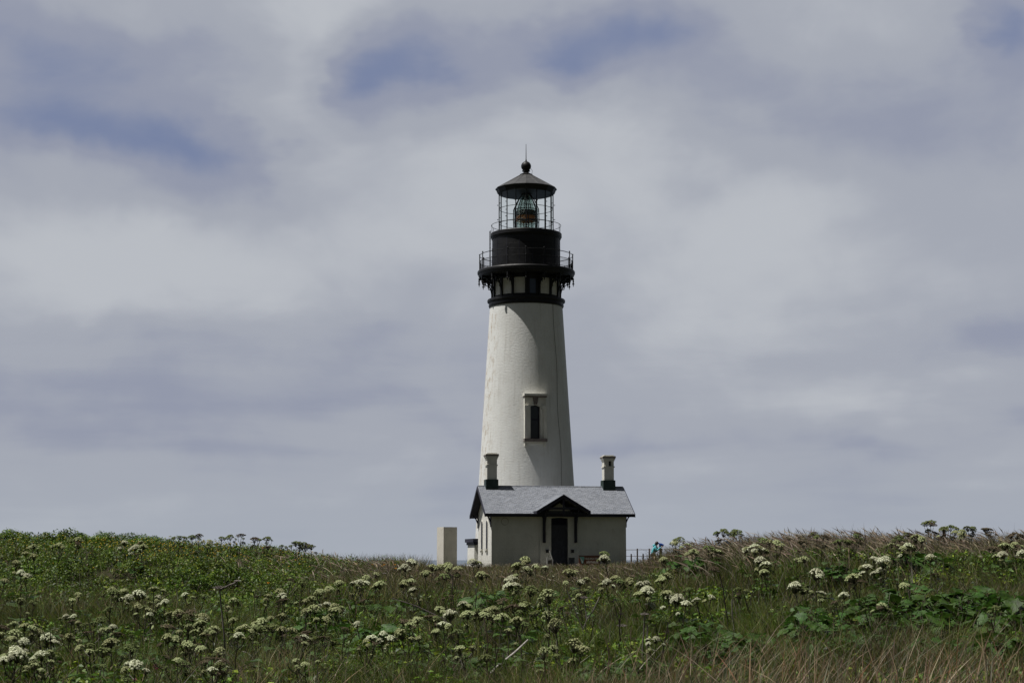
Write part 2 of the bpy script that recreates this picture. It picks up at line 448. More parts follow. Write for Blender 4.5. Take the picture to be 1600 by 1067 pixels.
def make_ground():
    xs = np.unique(np.concatenate([np.linspace(-900, -60, 22), np.linspace(-60, -24, 25), np.linspace(-24, 24, 120), np.linspace(24, 60, 25), np.linspace(60, 900, 22)]))
    ys = np.unique(np.concatenate([np.linspace(-60, 8, 18), np.linspace(8, 70, 140), np.linspace(70, 160, 40), np.linspace(160, 240, 24)]))
    X, Y = np.meshgrid(xs, ys); V = np.stack([X.ravel(), Y.ravel(), ground_z(X.ravel(), Y.ravel())], 1)
    nx, ny = len(xs), len(ys)
    i, j = np.meshgrid(np.arange(nx - 1), np.arange(ny - 1)); a = (j * nx + i).ravel()
    L = np.stack([a, a + 1, a + nx + 1, a + nx], 1)
    me = fast_mesh('ground', V, L.ravel(), np.arange(len(a)) * 4, m_ground(), smooth=True)
    tag(link('ground', me), 'rolling meadow ground sloping up to the lighthouse', 'ground', kind='structure')
    def bd(t, b):
        o = objc(t); n = t.noise(o, .02, 6, .6); n2 = t.noise(o, .4, 4, .6)
        t.link(t.mixc(t.smooth(n, .4, .65), (.030, .055, .085), (.06, .09, .115)), b.inputs['Base Color'])
        bump(t, b, t.math('ADD', n, n2), .5, .6)
    sea = mat('sea_water', (.04, .07, .1), .3, build=bd)
    mb = MB(); mb.add([(-60000, 150, -46), (60000, 150, -46), (60000, 45000, -46), (-60000, 45000, -46)], [(0, 1, 2, 3)])
    tag(mb.build('sea', sea, smooth=False), 'grey blue sea beyond the headland', 'sea', kind='structure')
make_ground()


# ------------------------------------------------------------------ lighthouse tower
TD = 126.0                                   # distance of the tower's axis
TX = at(822.5, 760, TD).x
AX = R(10.5)                                 # the building faces 10.5 degrees to the right of the viewer
BASE = -.52
def tz(py): return at(822.5, py, TD).z - BASE
def tr(hw, py): return at(800 + hw, py, TD).x
def ring(r, z, n=96, a0=0.0): return [(r * math.sin(a0 + 2 * math.pi * k / n), -r * math.cos(a0 + 2 * math.pi * k / n), z) for k in range(n)]
def pol(r, a, z): return (r * math.sin(a), -r * math.cos(a), z)

def make_lighthouse():
    T = thing('lighthouse', 'tall white brick lighthouse tower with black gallery and glazed lantern', 'lighthouse', (TX, TD, BASE))
    # shaft
    z1, z0, z2 = tz(480), tz(758), 0.0
    r1, r0 = tr(56.7, 480), tr(74.6, 758)
    sl = (r0 - r1) / (z1 - z0)
    prof = [(r0 + sl * (z0 - z2), 0.0)]
    for k in range(1, 25):
        z = z1 * k / 24; prof.append((r1 + sl * (z1 - z), z))
    def rs(z): return r1 + sl * (z1 - z)
    h0, h1 = at(822.5, 687, TD - 3.12).z - BASE, at(822.5, 631.5, TD - 3.12).z - BASE               # the wall is open behind the window
    prof = [p for p in prof if abs(p[1] - h0) > .25 and abs(p[1] - h1) > .25] + [(rs(h0), h0), (rs(h1), h1)]
    prof.sort(key=lambda p: p[1])
    sh = MB().lathe(prof, 96, a0=AX)
    iz = [i for i, p in enumerate(prof) if h0 - .01 < p[1] < h1 - .01]
    drop = {i * 96 + k for i in iz for k in (0, 1, 94, 95)}
    sh.f = [f for i, f in enumerate(sh.f) if i not in drop]; sh.mi = sh.mi[:len(sh.f)]
    sh.build('tower_shaft', M['shaft'], T)
    # lightning cable down the right side
    a = R(46)
    mb = MB().tube([pol(rs(z) + .02, a + R(1.2) * math.sin(z), z) for z in np.linspace(0.2, z1, 30)], .013, 6)
    mb.build('lightning_cable', M['trimgrey'], T)
    # belt cornice under the watch room
    rc = tr(61, 473)
    zt, zb = tz(468.5), tz(481)
    h = zt - zb
    MB().lathe([(r1 - .05, zb - .02), (r1 + .06, zb), (r1 + .10, zb + h * .2), (rc - .13, zb + h * .34), (rc - .13, zb + h * .5), (rc - .02, zb + h * .62), (rc, zb + h * .8), (rc - .03, zb + h * .93), (rc - .18, zt), (1.5, zt)], 96).build('belt_cornice', M['black'], T)
    # watch room wall: white panels
    rw = tr(52.0, 450)
    zd = tz(436)                              # underside of the gallery deck
    MB().lathe([(rw, zt - .06), (rw, zd + .1)], 96).build('watch_room_wall', M['cream'], T)
    # frieze under the deck
    MB().lathe([(rw + .03, zd - .22), (rw + .10, zd - .20), (rw + .12, zd + .05), (1.5, zd + .05)], 96).build('frieze', M['black'], T)
    MB().lathe([(rw + .03, zt - .03), (rw + .06, zt + .12), (rw + .01, zt + .16), (rw - .1, zt + .16)], 96).build('base_band', M['black'], T)
    rd = tr(76.3, 428)
    zdt, zdb = tz(424.5), tz(436)
    # brackets
    br0 = None
    r_in, r_out = rw + .02, rd - .13
    hgt = zd - zt
    for k in range(16):
        ang = AX + R(11.25) + k * R(22.5)
        if br0 is None:
            b = MB()
            b.box(-.075, .075, -(r_in + .11), -(r_in - .06), zt, zd)           # pilaster, local -y outward
            # arched brace
            pts = []
            for i in range(13):
                q = i / 12 * math.pi / 2
                pts.append((-(r_in + .09 + (r_out - r_in - .15) * (1 - math.cos(q))), zt + .08 + (hgt - .16) * math.sin(q)))
            th = .085
            vs = []; fs = []
            for i, (y, z) in enumerate(pts):
                q = i / 12 * math.pi / 2
                ny, nz = -math.cos(q), -math.sin(q)                             # below/outside the arch
                ny, nz = (-math.sin(math.pi / 2 - q), -math.cos(math.pi / 2 - q))
                for sx in (-.045, .045):
                    vs += [(sx, y, z), (sx, y - ny * th, z - nz * th)]
            for i in range(12):
                o = i * 4; p = o + 4
                fs += [(o, p, p + 1, o + 1), (o + 2, o + 3, p + 3, p + 2), (o, o + 2, p + 2, p), (o + 1, p + 1, p + 3, o + 3)]
            fs += [(0, 1, 3, 2), (48, 50, 51, 49)]
            b.add(vs, fs)
            b.box(-.05, .05, -(r_out), -(r_in), zd - .10, zd + .04)             # top arm
            cy, cz = -(r_in + .36), zd - .34                                    # ring in the spandrel
            b.tube([(0, cy + .17 * math.cos(t_), cz + .17 * math.sin(t_)) for t_ in np.linspace(0, 2 * math.pi, 15)[:-1]], .035, 6, True)
            b.tube([(0, -(r_in + .06), zt + hgt * .45), (0, -(r_in + .30), zt + hgt * .50)], .03, 6)
            me = b.mesh('bracket', M['black'])
            pms = []
            for rr in (r_out + .0, r_out - .42):
                p = MB(); zz = zd - (.0 if rr == r_out else .05)
                p.box(-.05, .05, -(rr + .05), -(rr - .05), zz - .22, zz + .04)
                p.lathe([(.0, zz - .62), (.035, zz - .5), (.02, zz - .46), (.085, zz - .40), (.085, zz - .36), (.03, zz - .31), (.06, zz - .24), (.06, zz - .2)], 10, c=(0, -rr))
                pms.append(p.mesh('pendant', M['black']))
            br0 = True
        o = link('bracket', me, T); o.rotation_euler = (0, 0, ang)
        for pm in pms: link('pendant', pm, o)
    # watch room window facing the cottage
    def arcplate(mb, r, a0, a1, z0_, z1_, t=.06, n=8, mi=0):
        vs = []; fs = []
        for i in range(n + 1):
            q = a0 + (a1 - a0) * i / n
            vs += [pol(r, q, z0_), pol(r, q, z1_), pol(r + t, q, z1_), pol(r + t, q, z0_)]
        for i in range(n):
            o = i * 4; p = o + 4
            fs += [(o + 3, p + 3, p + 2, o + 2), (o + 2, p + 2, p + 1, o + 1), (o + 1, p + 1, p, o), (o, p, p + 3, o + 3)]
        fs += [(0, 1, 2, 3), (n * 4 + 3, n * 4 + 2, n * 4 + 1, n * 4)]
        mb.add(vs, fs, mi)
    mb = MB()
    arcplate(mb, rw + .005, AX - R(9.8), AX - R(5.2), zt + .1, zd - .1, .07)
    arcplate(mb, rw + .005, AX + R(5.2), AX + R(9.8), zt + .1, zd - .1, .07)
    arcplate(mb, rw + .005, AX - R(9.8), AX + R(9.8), zd - .34, zd - .1, .075)
    fr = mb.build('watch_window', M['black'], T)
    mb = MB(); arcplate(mb, rw + .004, AX - R(5.2), AX + R(5.2), zt + .1, zd - .32, .03); mb.build('pane', M['bluepane'], fr)
    # gallery deck
    t_ = zdt - zdb
    MB().lathe([(1.6, zdb + .02), (rd - .30, zdb + .02), (rd - .14, zdb + t_ * .10), (rd - .07, zdb + t_ * .35), (rd - .07, zdb + t_ * .5), (rd - .01, zdb + t_ * .60), (rd, zdb + t_ * .85), (rd - .05, zdt), (1.6, zdt)], 96).build('gallery_deck', M['black'], T)
    # gallery railing
    rr = tr(72.7, 410)
    ztop = tz(400.3); zmid = zdt + (ztop - zdt) * .60
    mb = MB(); mb.tube(ring(rr, ztop), .026, 6, True); mb.tube(ring(rr, zmid), .020, 6, True); mb.tube(ring(rr, zdt + .09), .02, 6, True)
    rl = mb.build('gallery_railing', M['black'], T)
    pst = MB(); pst.tube([(0, -rr, zdt - .02), (0, -rr, ztop + .05)], .035, 8); pst.ball((0, -rr, ztop + .10), .055, n=10, m=6); pst.ball((0, -rr, zmid), .05, n=10, m=6)
    pme = pst.mesh('railing_post', M['black'])
    for k in range(16):
        o = link('railing_post', pme, rl); o.rotation_euler = (0, 0, AX + R(11.25) + k * R(22.5))
    mb = MB()
    nb = 224
    for k in range(nb):
        q = 2 * math.pi * k / nb; mb.tube([pol(rr, q, zdt + .09), pol(rr, q, zmid)], .007, 4)
    mb.build('mesh_panel', M['black'], rl)
    # black drum of the lantern
    rdr = tr(53.2, 400)
    zu = tz(369.5)
    prof = [(rdr + .05, zdt), (rdr + .05, zdt + .16), (rdr, zdt + .18)]
    for q in (.34, .67): 
        z = zdt + (zu - zdt) * q; prof += [(rdr, z - .012), (rdr - .012, z), (rdr, z + .012)]
    prof += [(rdr, zu - .12), (rdr + .02, zu - .1), (rdr + .02, zu)]
    MB().lathe(prof, 96).build('lantern_drum', M['black'], T)
    mb = MB()
    for k in range(16): 
        q = AX + k * R(22.5); z0_, z1_ = zdt + .2, zu - .14
        mb.add([pol(rdr + .001, q - .006, z0_), pol(rdr + .001, q + .006, z0_), pol(rdr + .012, q + .006, z0_), pol(rdr + .012, q - .006, z0_), pol(rdr + .001, q - .006, z1_), pol(rdr + .001, q + .006, z1_), pol(rdr + .012, q + .006, z1_), pol(rdr + .012, q - .006, z1_)],
               [(3, 2, 1, 0), (4, 5, 6, 7), (0, 1, 5, 4), (1, 2, 6, 5), (2, 3, 7, 6), (3, 0, 4, 7)])
    mb.build('drum_seams', M['navy'], T)
    # ladder on the left of the drum
    a = R(-73); mb = MB()
    for da in (-.045, .045): mb.tube([pol(rdr + .26, a + da, zdt), pol(rdr + .26, a + da, tz(364))], .022, 6)
    for z in np.arange(zdt + .2, tz(365), .28): mb.tube([pol(rdr + .26, a - .045, z), pol(rdr + .26, a + .045, z)], .013, 5)
    mb.tube([pol(rdr, a, zu - .3), pol(rdr + .26, a - .045, zu - .3)], .015, 5); mb.tube([pol(rdr, a, zdt + .5), pol(rdr + .26, a + .045, zdt + .5)], .015, 5)
    mb.build('ladder', M['black'], T)
    # upper lantern deck
    ru = tr(55.6, 370); zut, zub = tz(366), tz(375)
    MB().lathe([(rdr - .1, zub), (rdr + .04, zub + .01), (ru - .05, zub + .10), (ru, zub + .16), (ru, zut - .04), (ru - .03, zut), (1.0, zut)], 96).build('lantern_deck', M['black'], T)
    rv = tr(54.2, 355); zvt = tz(353.2)
    mb = MB(); mb.tube(ring(rv, zvt), .020, 6, True)
    for k in range(12):
        q = AX + k * R(30); mb.tube([pol(rv, q, zut - .02), pol(rv, q, zvt)], .016, 6)
    mb.build('lantern_railing', M['black'], T)
    # lantern glazing: sixteen sides
    rg = tr(42.2, 335); zg0, zg1 = zut - .01, tz(303.5)
    MB().lathe([(rg + .10, zg0), (rg + .10, zg0 + .10), (rg - .02, zg0 + .14), (rg - .10, zg0 + .14), (rg - .10, zg0)], 16, closed=True).build('glazing_sill', M['black'], T, angle=10)
    gl = MB().lathe([(rg - .03, zg0 + .14), (rg - .03, zg1 + .02)], 16); gl.f = [f for f in gl.f if len(f) == 4]; gl.mi = gl.mi[:len(gl.f)]; gl.build('lantern_glass', M['glass'], T, smooth=False)
    mb = MB()
    for k in range(16):
        q = k * R(22.5)
        mb.tube([pol(rg, q, zg0 + .1), pol(rg, q, zg1 + .04)], .034, 6)
    hgl = zg1 - zg0
    for fz in (.26, .615):
        for k in range(16):
            q = k * R(22.5); mb.tube([pol(rg, q, zg0 + hgl * fz), pol(rg, q + R(22.5), zg0 + hgl * fz)], .02, 6)
    mb.build('glazing_bars', M['black'], T)
    for fz in (.36, .72):
        mb = MB(); mb.tube([pol(rg - .01, 0, zg0 + hgl * fz), pol(rg + .10, 0, zg0 + hgl * fz)], .016, 5); mb.ball(pol(rg + .115, 0, zg0 + hgl * fz), .035, n=8, m=6)
        hm = mb.mesh('handhold', M['black'])
        for k in range(16): link('handhold', hm, T).rotation_euler = (0, 0, k * R(22.5))
    # roof
    re = tr(48.0, 298); ze = tz(296.6); za = tz(273.8); ra = tr(8.6, 274); zfb = tz(303.5)
    roof = MB().lathe([(rg + .02, zfb - .02), (rg + .10, zfb + .02), (re - .09, ze - .10), (re, ze), (re - .02, ze + .04), (ra, za)], 16).build('lantern_roof', M['roofmetal'], T, angle=10)
    MB().lathe([(rg + .03, zfb - .03), (rg + .12, zfb + .02), (re - .075, ze - .10), (re + .012, ze - .005), (re + .012, ze + .025), (re - .05, ze + .03), (rg, zfb + .1)], 16).build('eave_band', M['black'], roof, angle=10)
    mb = MB()
    for k in range(16):
        q = k * R(22.5); mb.tube([pol(re - .02, q, ze + .03), pol(ra, q, za + .01)], .018, 5)
    mb.build('roof_seams', M['roofmetal'], roof)
    MB().lathe([(.2, zfb + .02), (rg - .05, zfb + .02), (rg - .05, zfb + .06), (.2, zfb + .62)], 16).build('ceiling_lining', M['lining'], roof)
    # ventilator ball and rod
    rb = tr(7.9, 260); zc = tz(260.2)
    mb = MB()
    mb.lathe([(ra + .06, za - .05), (ra + .06, za + .04), (ra * .72, za + .12), (.20, za + .16), (.20, za + .24), (.29, za + .27), (.29, za + .32), (.20, za + .36), (.24, zc - rb * .78), (.2, zc - rb * .6)], 24)
    mb.ball((0, 0, zc), rb, n=24, m=16); mb.lathe([(.09, zc + rb - .03), (.05, zc + rb + .08), (.03, zc + rb + .2)], 10)
    mb.build('ventilator_ball', M['black'], roof)
    MB().tube([(0, 0, zc + rb), (0, 0, tz(225.5))], [.032, .014], 6).build('lightning_rod', M['black'], roof)
    mb = MB(); mb.tube([(.30, -.05, zc - .1), (.46, -.05, zc - .35), (.42, -.05, za + .1), (.5, -.06, za - .08)], .012, 5); mb.build('ground_wire', M['black'], roof)
    # Fresnel lens
    zl0, zl1 = zg0 + .1, tz(303) - .28
    H = tz(304) - zg0
    def zv(v): return tz(240 + v / 8.2)
    ln = MB()
    prof = []
    def rings(z0_, z1_, ra_, rb_, n):
        for i in range(n):
            a_, b_ = i / n, (i + 1) / n
            rr_ = ra_ + (rb_ - ra_) * a_; z_ = z0_ + (z1_ - z0_) * a_; dz = (z1_ - z0_) / n
            prof.append((rr_ - .04, z_ + .001)); prof.append((rr_ + .02, z_ + dz * .35)); prof.append((rr_ - .01, z_ + dz * .9))
    rings(zv(1000), zv(885), .56, .64, 6); rings(zv(885), zv(730), .69, .69, 7); rings(zv(730), zv(535), .60, .30, 11)
    prof.append((.0, zv(530)))
    lens = ln.lathe(prof, 40).build('lens', M['lensglass'], T)
    MB().lathe([(.70, zv(872)), (.735, zv(866)), (.735, zv(812)), (.70, zv(806)), (.60, zv(812)), (.60, zv(866))], 40, closed=True).build('amber_band', M['brass'], lens)
    MB().lathe([(.70, zv(802)), (.74, zv(797)), (.74, zv(745)), (.68, zv(737)), (.60, zv(745)), (.60, zv(797))], 40, closed=True).build('upper_band', M['lensframe'], lens)
    mb = MB()
    for k in range(10):
        q = k * math.pi / 5 + .18
        mb.tube([pol(.90, q, zg0), pol(.94, q, zv(850)), pol(.92, q, zv(720)), pol(.60, q, zv(600)), pol(.30, q, zv(522))], .036, 5)
    for rr_, v in ((.93, 730), (.93, 880), (.90, 985), (.32, 525)): mb.tube(ring(rr_, zv(v), 40), .03, 5, True)
    mb.lathe([(0, zv(515)), (.34, zv(522)), (.34, zv(540)), (0, zv(545))], 24)
    mb.build('lens_frame', M['lensframe'], lens)
    sh = MB(); prof = []
    for i in range(20):
        z_ = zv(985) + (zv(725) - zv(985)) * i / 20; dz = (zv(725) - zv(985)) / 20
        prof += [(.84, z_), (.88, z_ + dz * .5)]
    for i in range(12):
        q_ = i / 12; prof += [(.84 - .52 * q_, zv(725) + (zv(535) - zv(725)) * q_), (.87 - .52 * q_, zv(725) + (zv(535) - zv(725)) * (q_ + .04))]
    sh.lathe(prof, 40); sh.f = [f for f in sh.f if len(f) == 4]; sh.mi = sh.mi[:len(sh.f)]
    sh.build('prism_shell', M['prism'], lens, smooth=False)
    MB().lathe([(.5, zg0 + .01), (.5, zg0 + .16), (.3, zg0 + .2), (.12, zg0 + .55), (0, zg0 + .56)], 20).build('lamp_pedestal', M['lensframe'], lens)
    # lantern floor
    MB().lathe([(0, zg0 + .015), (rg - .12, zg0 + .015), (rg - .12, zg0 + .02), (0, zg0 + .021)], 16).build('lantern_floor', M['lining'], T)
    # shaft window with hood and sill
    def wz(py): return at(822.5, py, TD - 3.12).z - BASE
    zw0, zw1 = wz(687), wz(621)
    rwn = rs(zw0)                             # stands plumb from the sill
    def W(x, out, z): return (x, -(rwn + out), z)
    win = link('shaft_window', None, T); win.rotation_euler = (0, 0, R(10.5))
    half = tr(16.6, 650); op = tr(7.5, 650)
    zs = wz(685.5); zl = wz(632.8); zsp = wz(635.2); zj = wz(628)
    yF, yB = -(rwn + .10), -(rwn - .85)
    mb = MB()
    def jamb(x0, x1, y0, y1, z0_, z1_): mb.box(x0, x1, y0, y1, z0_, z1_)
    jamb(-half, -op, yF, yB, zs, zj); jamb(op, half, yF, yB, zs, zj)
    n = 8                                      # segmental head over the opening
    xs = [-op + 2 * op * i / n for i in range(n + 1)]
    zz = [zsp + (zl - zsp) * (1 - (x / op) ** 2) for x in xs]
    mb.prism([(-op, zj), ] + list(zip(xs, zz)) + [(op, zj)], yF, yB)
    mb.box(-half, half, yF + .0, yB, zj, zw1)
    mb.build('frame', M['cream'], win)
    mb = MB()
    for sx in (-1, 1):
        x0, x1 = sorted((sx * (op + .03), sx * (half - .09)))
        mb.box(x0, x1, yF - .02, yF + .01, zs + .02, zsp - .22)
        x0, x1 = sorted((sx * (half - .20), sx * (half + .015)))
        mb.box(x0, x1, yF - .17, yF + .01, zs + .005, zsp - .22)
        x0, x1 = sorted((sx * (op + .10), sx * (half + .03)))
        mb.box(x0, x1, yF - .20, yF + .01, zsp - .22, zsp + .05)
    mb.build('jamb_panel', M['cream'], win)
    mb = MB()                                  # label mould and keystone
    mb.prism([(-.20, zw1 - .005), (.20, zw1 - .005), (.11, zl + .02), (-.11, zl + .02)], yF - .12, yF + .01)
    mb.build('keystone', M['trimgrey'], win)
    mb = MB(); mb.box(-half - .03, half + .03, yF - .20, yB, zw1, zw1 + .10, 1); mb.box(-half - .07, half + .07, yF - .30, yB, zw1 + .10, zw1 + .24); mb.build('hood', [M['cream'], M['trimgrey']], win, smooth=False)
    mb = MB(); mb.box(-half - .05, half + .05, yF - .24, yB, zs - .20, zs, 1); mb.box(-half, half, yF - .04, yB, zs - .34, zs - .2)
    for sx in (-1, 1):
        x0, x1 = sorted((sx * half, sx * (half - .16))); mb.box(x0, x1, yF - .05, yB, zs - .52, zs - .34)
    mb.build('sill', [M['cream'], M['trimgrey']], win, smooth=False)
    mb = MB(); mb.box(-op, op, yF + .42, yF + .46, zs, zl); mb.build('pane', M['pane'], win)
    mb = MB(); zm = zs + (zl - zs) * .58
    mb.box(-op, op, yF + .36, yF + .42, zm - .05, zm + .05); mb.box(-op, -op + .08, yF + .38, yF + .419, zs, zl); mb.box(op - .08, op, yF + .38, yF + .419, zs, zl); mb.box(-op + .08, op - .08, yF + .38, yF + .419, zs, zs + .10)
    mb.build('sash', M['navy'], win)
    return T
make_lighthouse()


# ------------------------------------------------------------------ keeper's cottage / oil house
HF = Vector((3.06, 114.6, -.55))
def make_cottage():
    H = thing('cottage', 'small white brick cottage with grey shingle roof, porch and two chimneys', 'cottage', HF, AX)
    g = -HF.z                                 # eye level in local heights
    L, Dp = 4.45, 5.27
    ze, zr = g + 2.86, g + 4.73               # roof surface at front eave line and ridge
    yr = Dp / 2; ov = .45
    slope = (zr - ze) / (yr + ov)
    zw = ze + slope * ov                       # roof height over the wall line
    th = .17
    zt = zw - th * 1.05
    # walls, with a recess for the door
    mb = MB()
    mb.box(-L, -1.0, 0, .35, -.3, zt); mb.box(1.0, L, 0, .35, -.3, zt); mb.box(-1.0, 1.0, .0, .35, g + 2.62, zt)
    mb.box(-L, L, Dp - .35, Dp, -.3, zt)
    for sx in (-1, 1):
        x0, x1 = sorted((sx * L, sx * (L - .35)))
        mb.box(x0, x1, .35, Dp - .35, -.3, zt)
        mb.prism([(.0, zt), (Dp, zt), (yr, zr - th * 1.05)], x0, x1, 'x')
    mb.build('wall', M['house'], H, smooth=False)
    # porch bay around the door, proud of the wall
    mb = MB(); dw = .56
    ztop = g + 2.66
    mb.box(-1.30, -dw, -.13, .30, -.3, ztop); mb.box(dw, 1.30, -.13, .30, -.3, ztop)
    n = 8; xs = [-dw + 2 * dw * i / n for i in range(n + 1)]
    mb.prism([(-dw, ztop)] + [(x, g + 2.56 + .06 * (1 - (x / dw) ** 2)) for x in xs] + [(dw, ztop)], -.13, .30)
    mb.prism([(-1.30, ztop), (1.30, ztop), (0, g + 3.55)], -.13, .30)
    mb.build('door_surround', M['house'], H, smooth=False)
    # door
    dr = link('door', None, H)
    mb = MB(); mb.box(-dw, -dw + .09, .02, .16, -.3, g + 2.6); mb.box(dw - .09, dw, .02, .16, -.3, g + 2.6); mb.box(-dw + .09, dw - .09, .02, .16, g + 2.0, g + 2.14); mb.build('frame', M['door'], dr, smooth=False)
    mb = MB(); mb.box(-dw + .09, dw - .09, .06, .12, -.3, g + 2.0)
    for x0, x1 in ((-.38, -.04), (.04, .38)):
        for z0, z1 in ((.1, 1.0), (1.12, 2.3)): mb.box(x0, x1, .045, .061, z0, z1)
    mb.build('leaf', M['door'], dr, smooth=False)
    mb = MB(); mb.box(-dw + .09, dw - .09, .08, .12, g + 2.14, g + 2.66); mb.build('transom', M['mattpane'], dr, smooth=False)
    mb = MB(); mb.ball((.36, .02, 1.05), .035, n=10, m=6); mb.build('handle', M['void'], dr)
    mb = MB(); mb.box(-1.2, 1.2, -1.1, -.13, -.3, -.02); mb.build('door_step', M['concrete'], H, smooth=False)
    # main roof
    Lr = 4.92
    def zf(y): return ze + slope * (y + ov) if y <= yr else zr - slope * (y - yr)
    mb = MB(); yb = Dp + ov
    out = [(-ov, ze), (yr, zr), (yb, zf(yb)), (yb, zf(yb) - th), (yr, zr - th), (-ov, ze - th)]
    mb.prism(out, -Lr, Lr, 'x'); rf = mb.build('roof', M['shingle'], H, smooth=False)
    mb = MB()
    mb.box(-Lr - .012, Lr + .012, -ov - .045, -ov - .002, ze - th - .03, ze - .012); mb.box(-Lr - .012, Lr + .012, yb + .002, yb + .045, ze - th - .03, ze - .012)
    mb.build('fascia', M['navy'], rf, smooth=False)
    for sx in (-1, 1):
        x0, x1 = sorted((sx * (Lr + .002), sx * (Lr + .05)))
        mb = MB(); mb.prism([(-ov, ze - .01), (yr, zr - .01), (yb, ze - .01), (yb, ze - th - .05), (yr, zr - th - .05), (-ov, ze - th - .05)], x0, x1, 'x'); mb.build('bargeboard', M['navy'], rf, smooth=False)
    mb = MB(); mb.tube([(-Lr, yr, zr + .0), (Lr, yr, zr + .0)], .045, 8); mb.build('ridge_cap', M['shingle'], rf)
    mb = MB()
    mb.prism([(-ov + .03, ze - th - .003), (yr, zr - th - .003), (yb - .03, ze - th - .003), (yb - .03, ze - th - .03), (yr, zr - th - .03), (-ov + .03, ze - th - .03)], -Lr + .01, -L - .002, 'x')
    mb.prism([(-ov + .03, ze - th - .003), (yr, zr - th - .003), (yb - .03, ze - th - .003), (yb - .03, ze - th - .03), (yr, zr - th - .03), (-ov + .03, ze - th - .03)], L + .002, Lr - .01, 'x')
    mb.build('soffit', M['navy'], rf, smooth=False)
    # eave brackets at the corners
    for sx in (-1, 1):
        for y in (.12, Dp - .12):
            mb = MB(); x = sx * L
            mb.box(min(x, x + sx * .07), max(x, x + sx * .07), y - .05, y + .05, zt - .95, zt - .03)
            mb.tube([(x + sx * .05, y, zt - .62), (x + sx * .18, y, zt - .33), (x + sx * .40, y, zt - .08)], .042, 6)
            mb.build('eave_bracket', M['navy'], H)
    # chimneys
    for cx, hole in ((-4.02, False), (3.90, True)):
        c = link('chimney', None, rf); c.location = (cx, yr, 0)
        zb, zt2 = g + 5.16, g + 6.86 - (.06 if hole else 0)
        mb = MB(); mb.box(-.42, .42, -.42, .42, zr - .6, zb, taper=.01); mb.build('base', M['flash'], c, smooth=False)
        w = .33
        mb = MB(); hh = zt2 - zb
        mb.box(-w, w, -w, w, zb, zb + hh * .52); mb.box(-w - .05, w + .05, -w - .05, w + .05, zb + hh * .52, zb + hh * .57)
        if hole:
            z0, z1 = zb + hh * .57, zb + hh * .78
            mb.box(-w, -.02, -w, w, z0, z1); mb.box(.16, w, -w, w, z0, z1); mb.box(-.02, .16, -w + .25, w, z0, z1)
        else: mb.box(-w, w, -w, w, zb + hh * .57, zb + hh * .78)
        mb.box(-w - .04, w + .04, -w - .04, w + .04, zb + hh * .78, zb + hh * .84); mb.box(-w - .08, w + .08, -w - .08, w + .08, zb + hh * .84, zb + hh * .90)
        mb.build('shaft', M['cream'], c, smooth=False)
        mb = MB(); mb.box(-w - .115, w + .115, -w - .115, w + .115, zb + hh * .90, zb + hh * .955, 1); mb.box(-w - .10, w + .10, -w - .10, w + .10, zb + hh * .955, zb + hh * .985); mb.box(-w + .0, w - .0, -w, w, zb + hh * .985, zb + hh * 1.02)
        mb.build('cap', [M['cream'], M['trimgrey']], c, smooth=False)
        if hole: MB().box(-.019, .159, -w + .2, -w + .249, z0, z1).build('vent_opening', M['void'], c, smooth=False)
        else: c['label'] = 'left chimney with plain shaft and dark base'
        if hole: c['label'] = 'right chimney with a square opening near its cap'
    # porch
    P = link('porch', None, H)
    pf, hw, za, zp = -1.38, 1.74, g + 4.06, g + 3.02
    ps = (za - zp) / hw
    yend = (za - ze) / slope - ov
    mb = MB(); tt = .13
    for sx in (-1, 1):
        xl = sx * hw
        yl = (zp - ze) / slope - ov
        vs = [(0, pf, za), (0, yend + .05, za + .0), (xl, yl + .05, zp), (xl, pf, zp)]
        vs = vs + [(a_, b_, c_ - tt) for a_, b_, c_ in vs]
        mb.add(vs, [(0, 1, 2, 3), (7, 6, 5, 4), (0, 3, 7, 4), (3, 2, 6, 7), (2, 1, 5, 6), (1, 0, 4, 5)])
    mb.build('porch_roof', M['shingle'], P, smooth=False)
    mb = MB()
    mb.prism([(0, za + .01), (hw + .03, zp + .01 - .02), (hw + .03, zp - .24), (0, za - .24), (-hw - .03, zp - .24), (-hw - .03, zp - .01)], pf - .06, pf - .004)
    for sx in (-1, 1):
        x0, x1 = sorted((sx * (hw + .002), sx * (hw + .035))); mb.box(x0, x1, pf - .004, -ov + .3, zp - .18, zp - .005)
    mb.build('porch_bargeboard', M['navy'], P, smooth=False)
    mb = MB(); zbm = g + 3.18
    mb.box(-1.22, 1.22, pf + .02, pf + .14, zbm - .07, zbm + .07); mb.build('tie_beam', M['navy'], P, smooth=False)
    mb = MB(); mb.box(-.065, .065, pf + .0, pf + .02, g + 2.86, za - .1); mb.box(-.05, .05, pf - .0, pf + .14, g + 2.82, g + 2.86); mb.build('king_post', M['navy'], P, smooth=False)
    mb = MB()
    for sx in (-1, 1): mb.box(min(sx * 1.16, sx * 1.28), max(sx * 1.16, sx * 1.28), pf + .14, .0, zbm - .06, zbm + .06)
    mb.build('side_beam', M['navy'], P, smooth=False)
    for sx in (-1, 1):
        mb = MB(); x = sx * 1.04
        mb.box(x - .085, x + .085, -.30, -.135, g + 1.0, zbm - .06)
        mb.tube([(x, -.28, g + 1.55), (x, -.42, g + 2.2), (x, -.75, g + 2.72), (x, pf + .15, zbm - .1)], .06, 8)
        mb.tube([(x, -.25, g + 2.2), (x + sx * .06, -.25, g + 2.6), (x + sx * .36, -.25, zbm - .08)], .055, 8)
        mb.tube([(x, -.25, g + 2.3), (x - sx * .06, -.25, g + 2.7), (x - sx * .25, -.25, zbm - .06)], .045, 8)
        mb.build('porch_bracket', M['navy'], P)
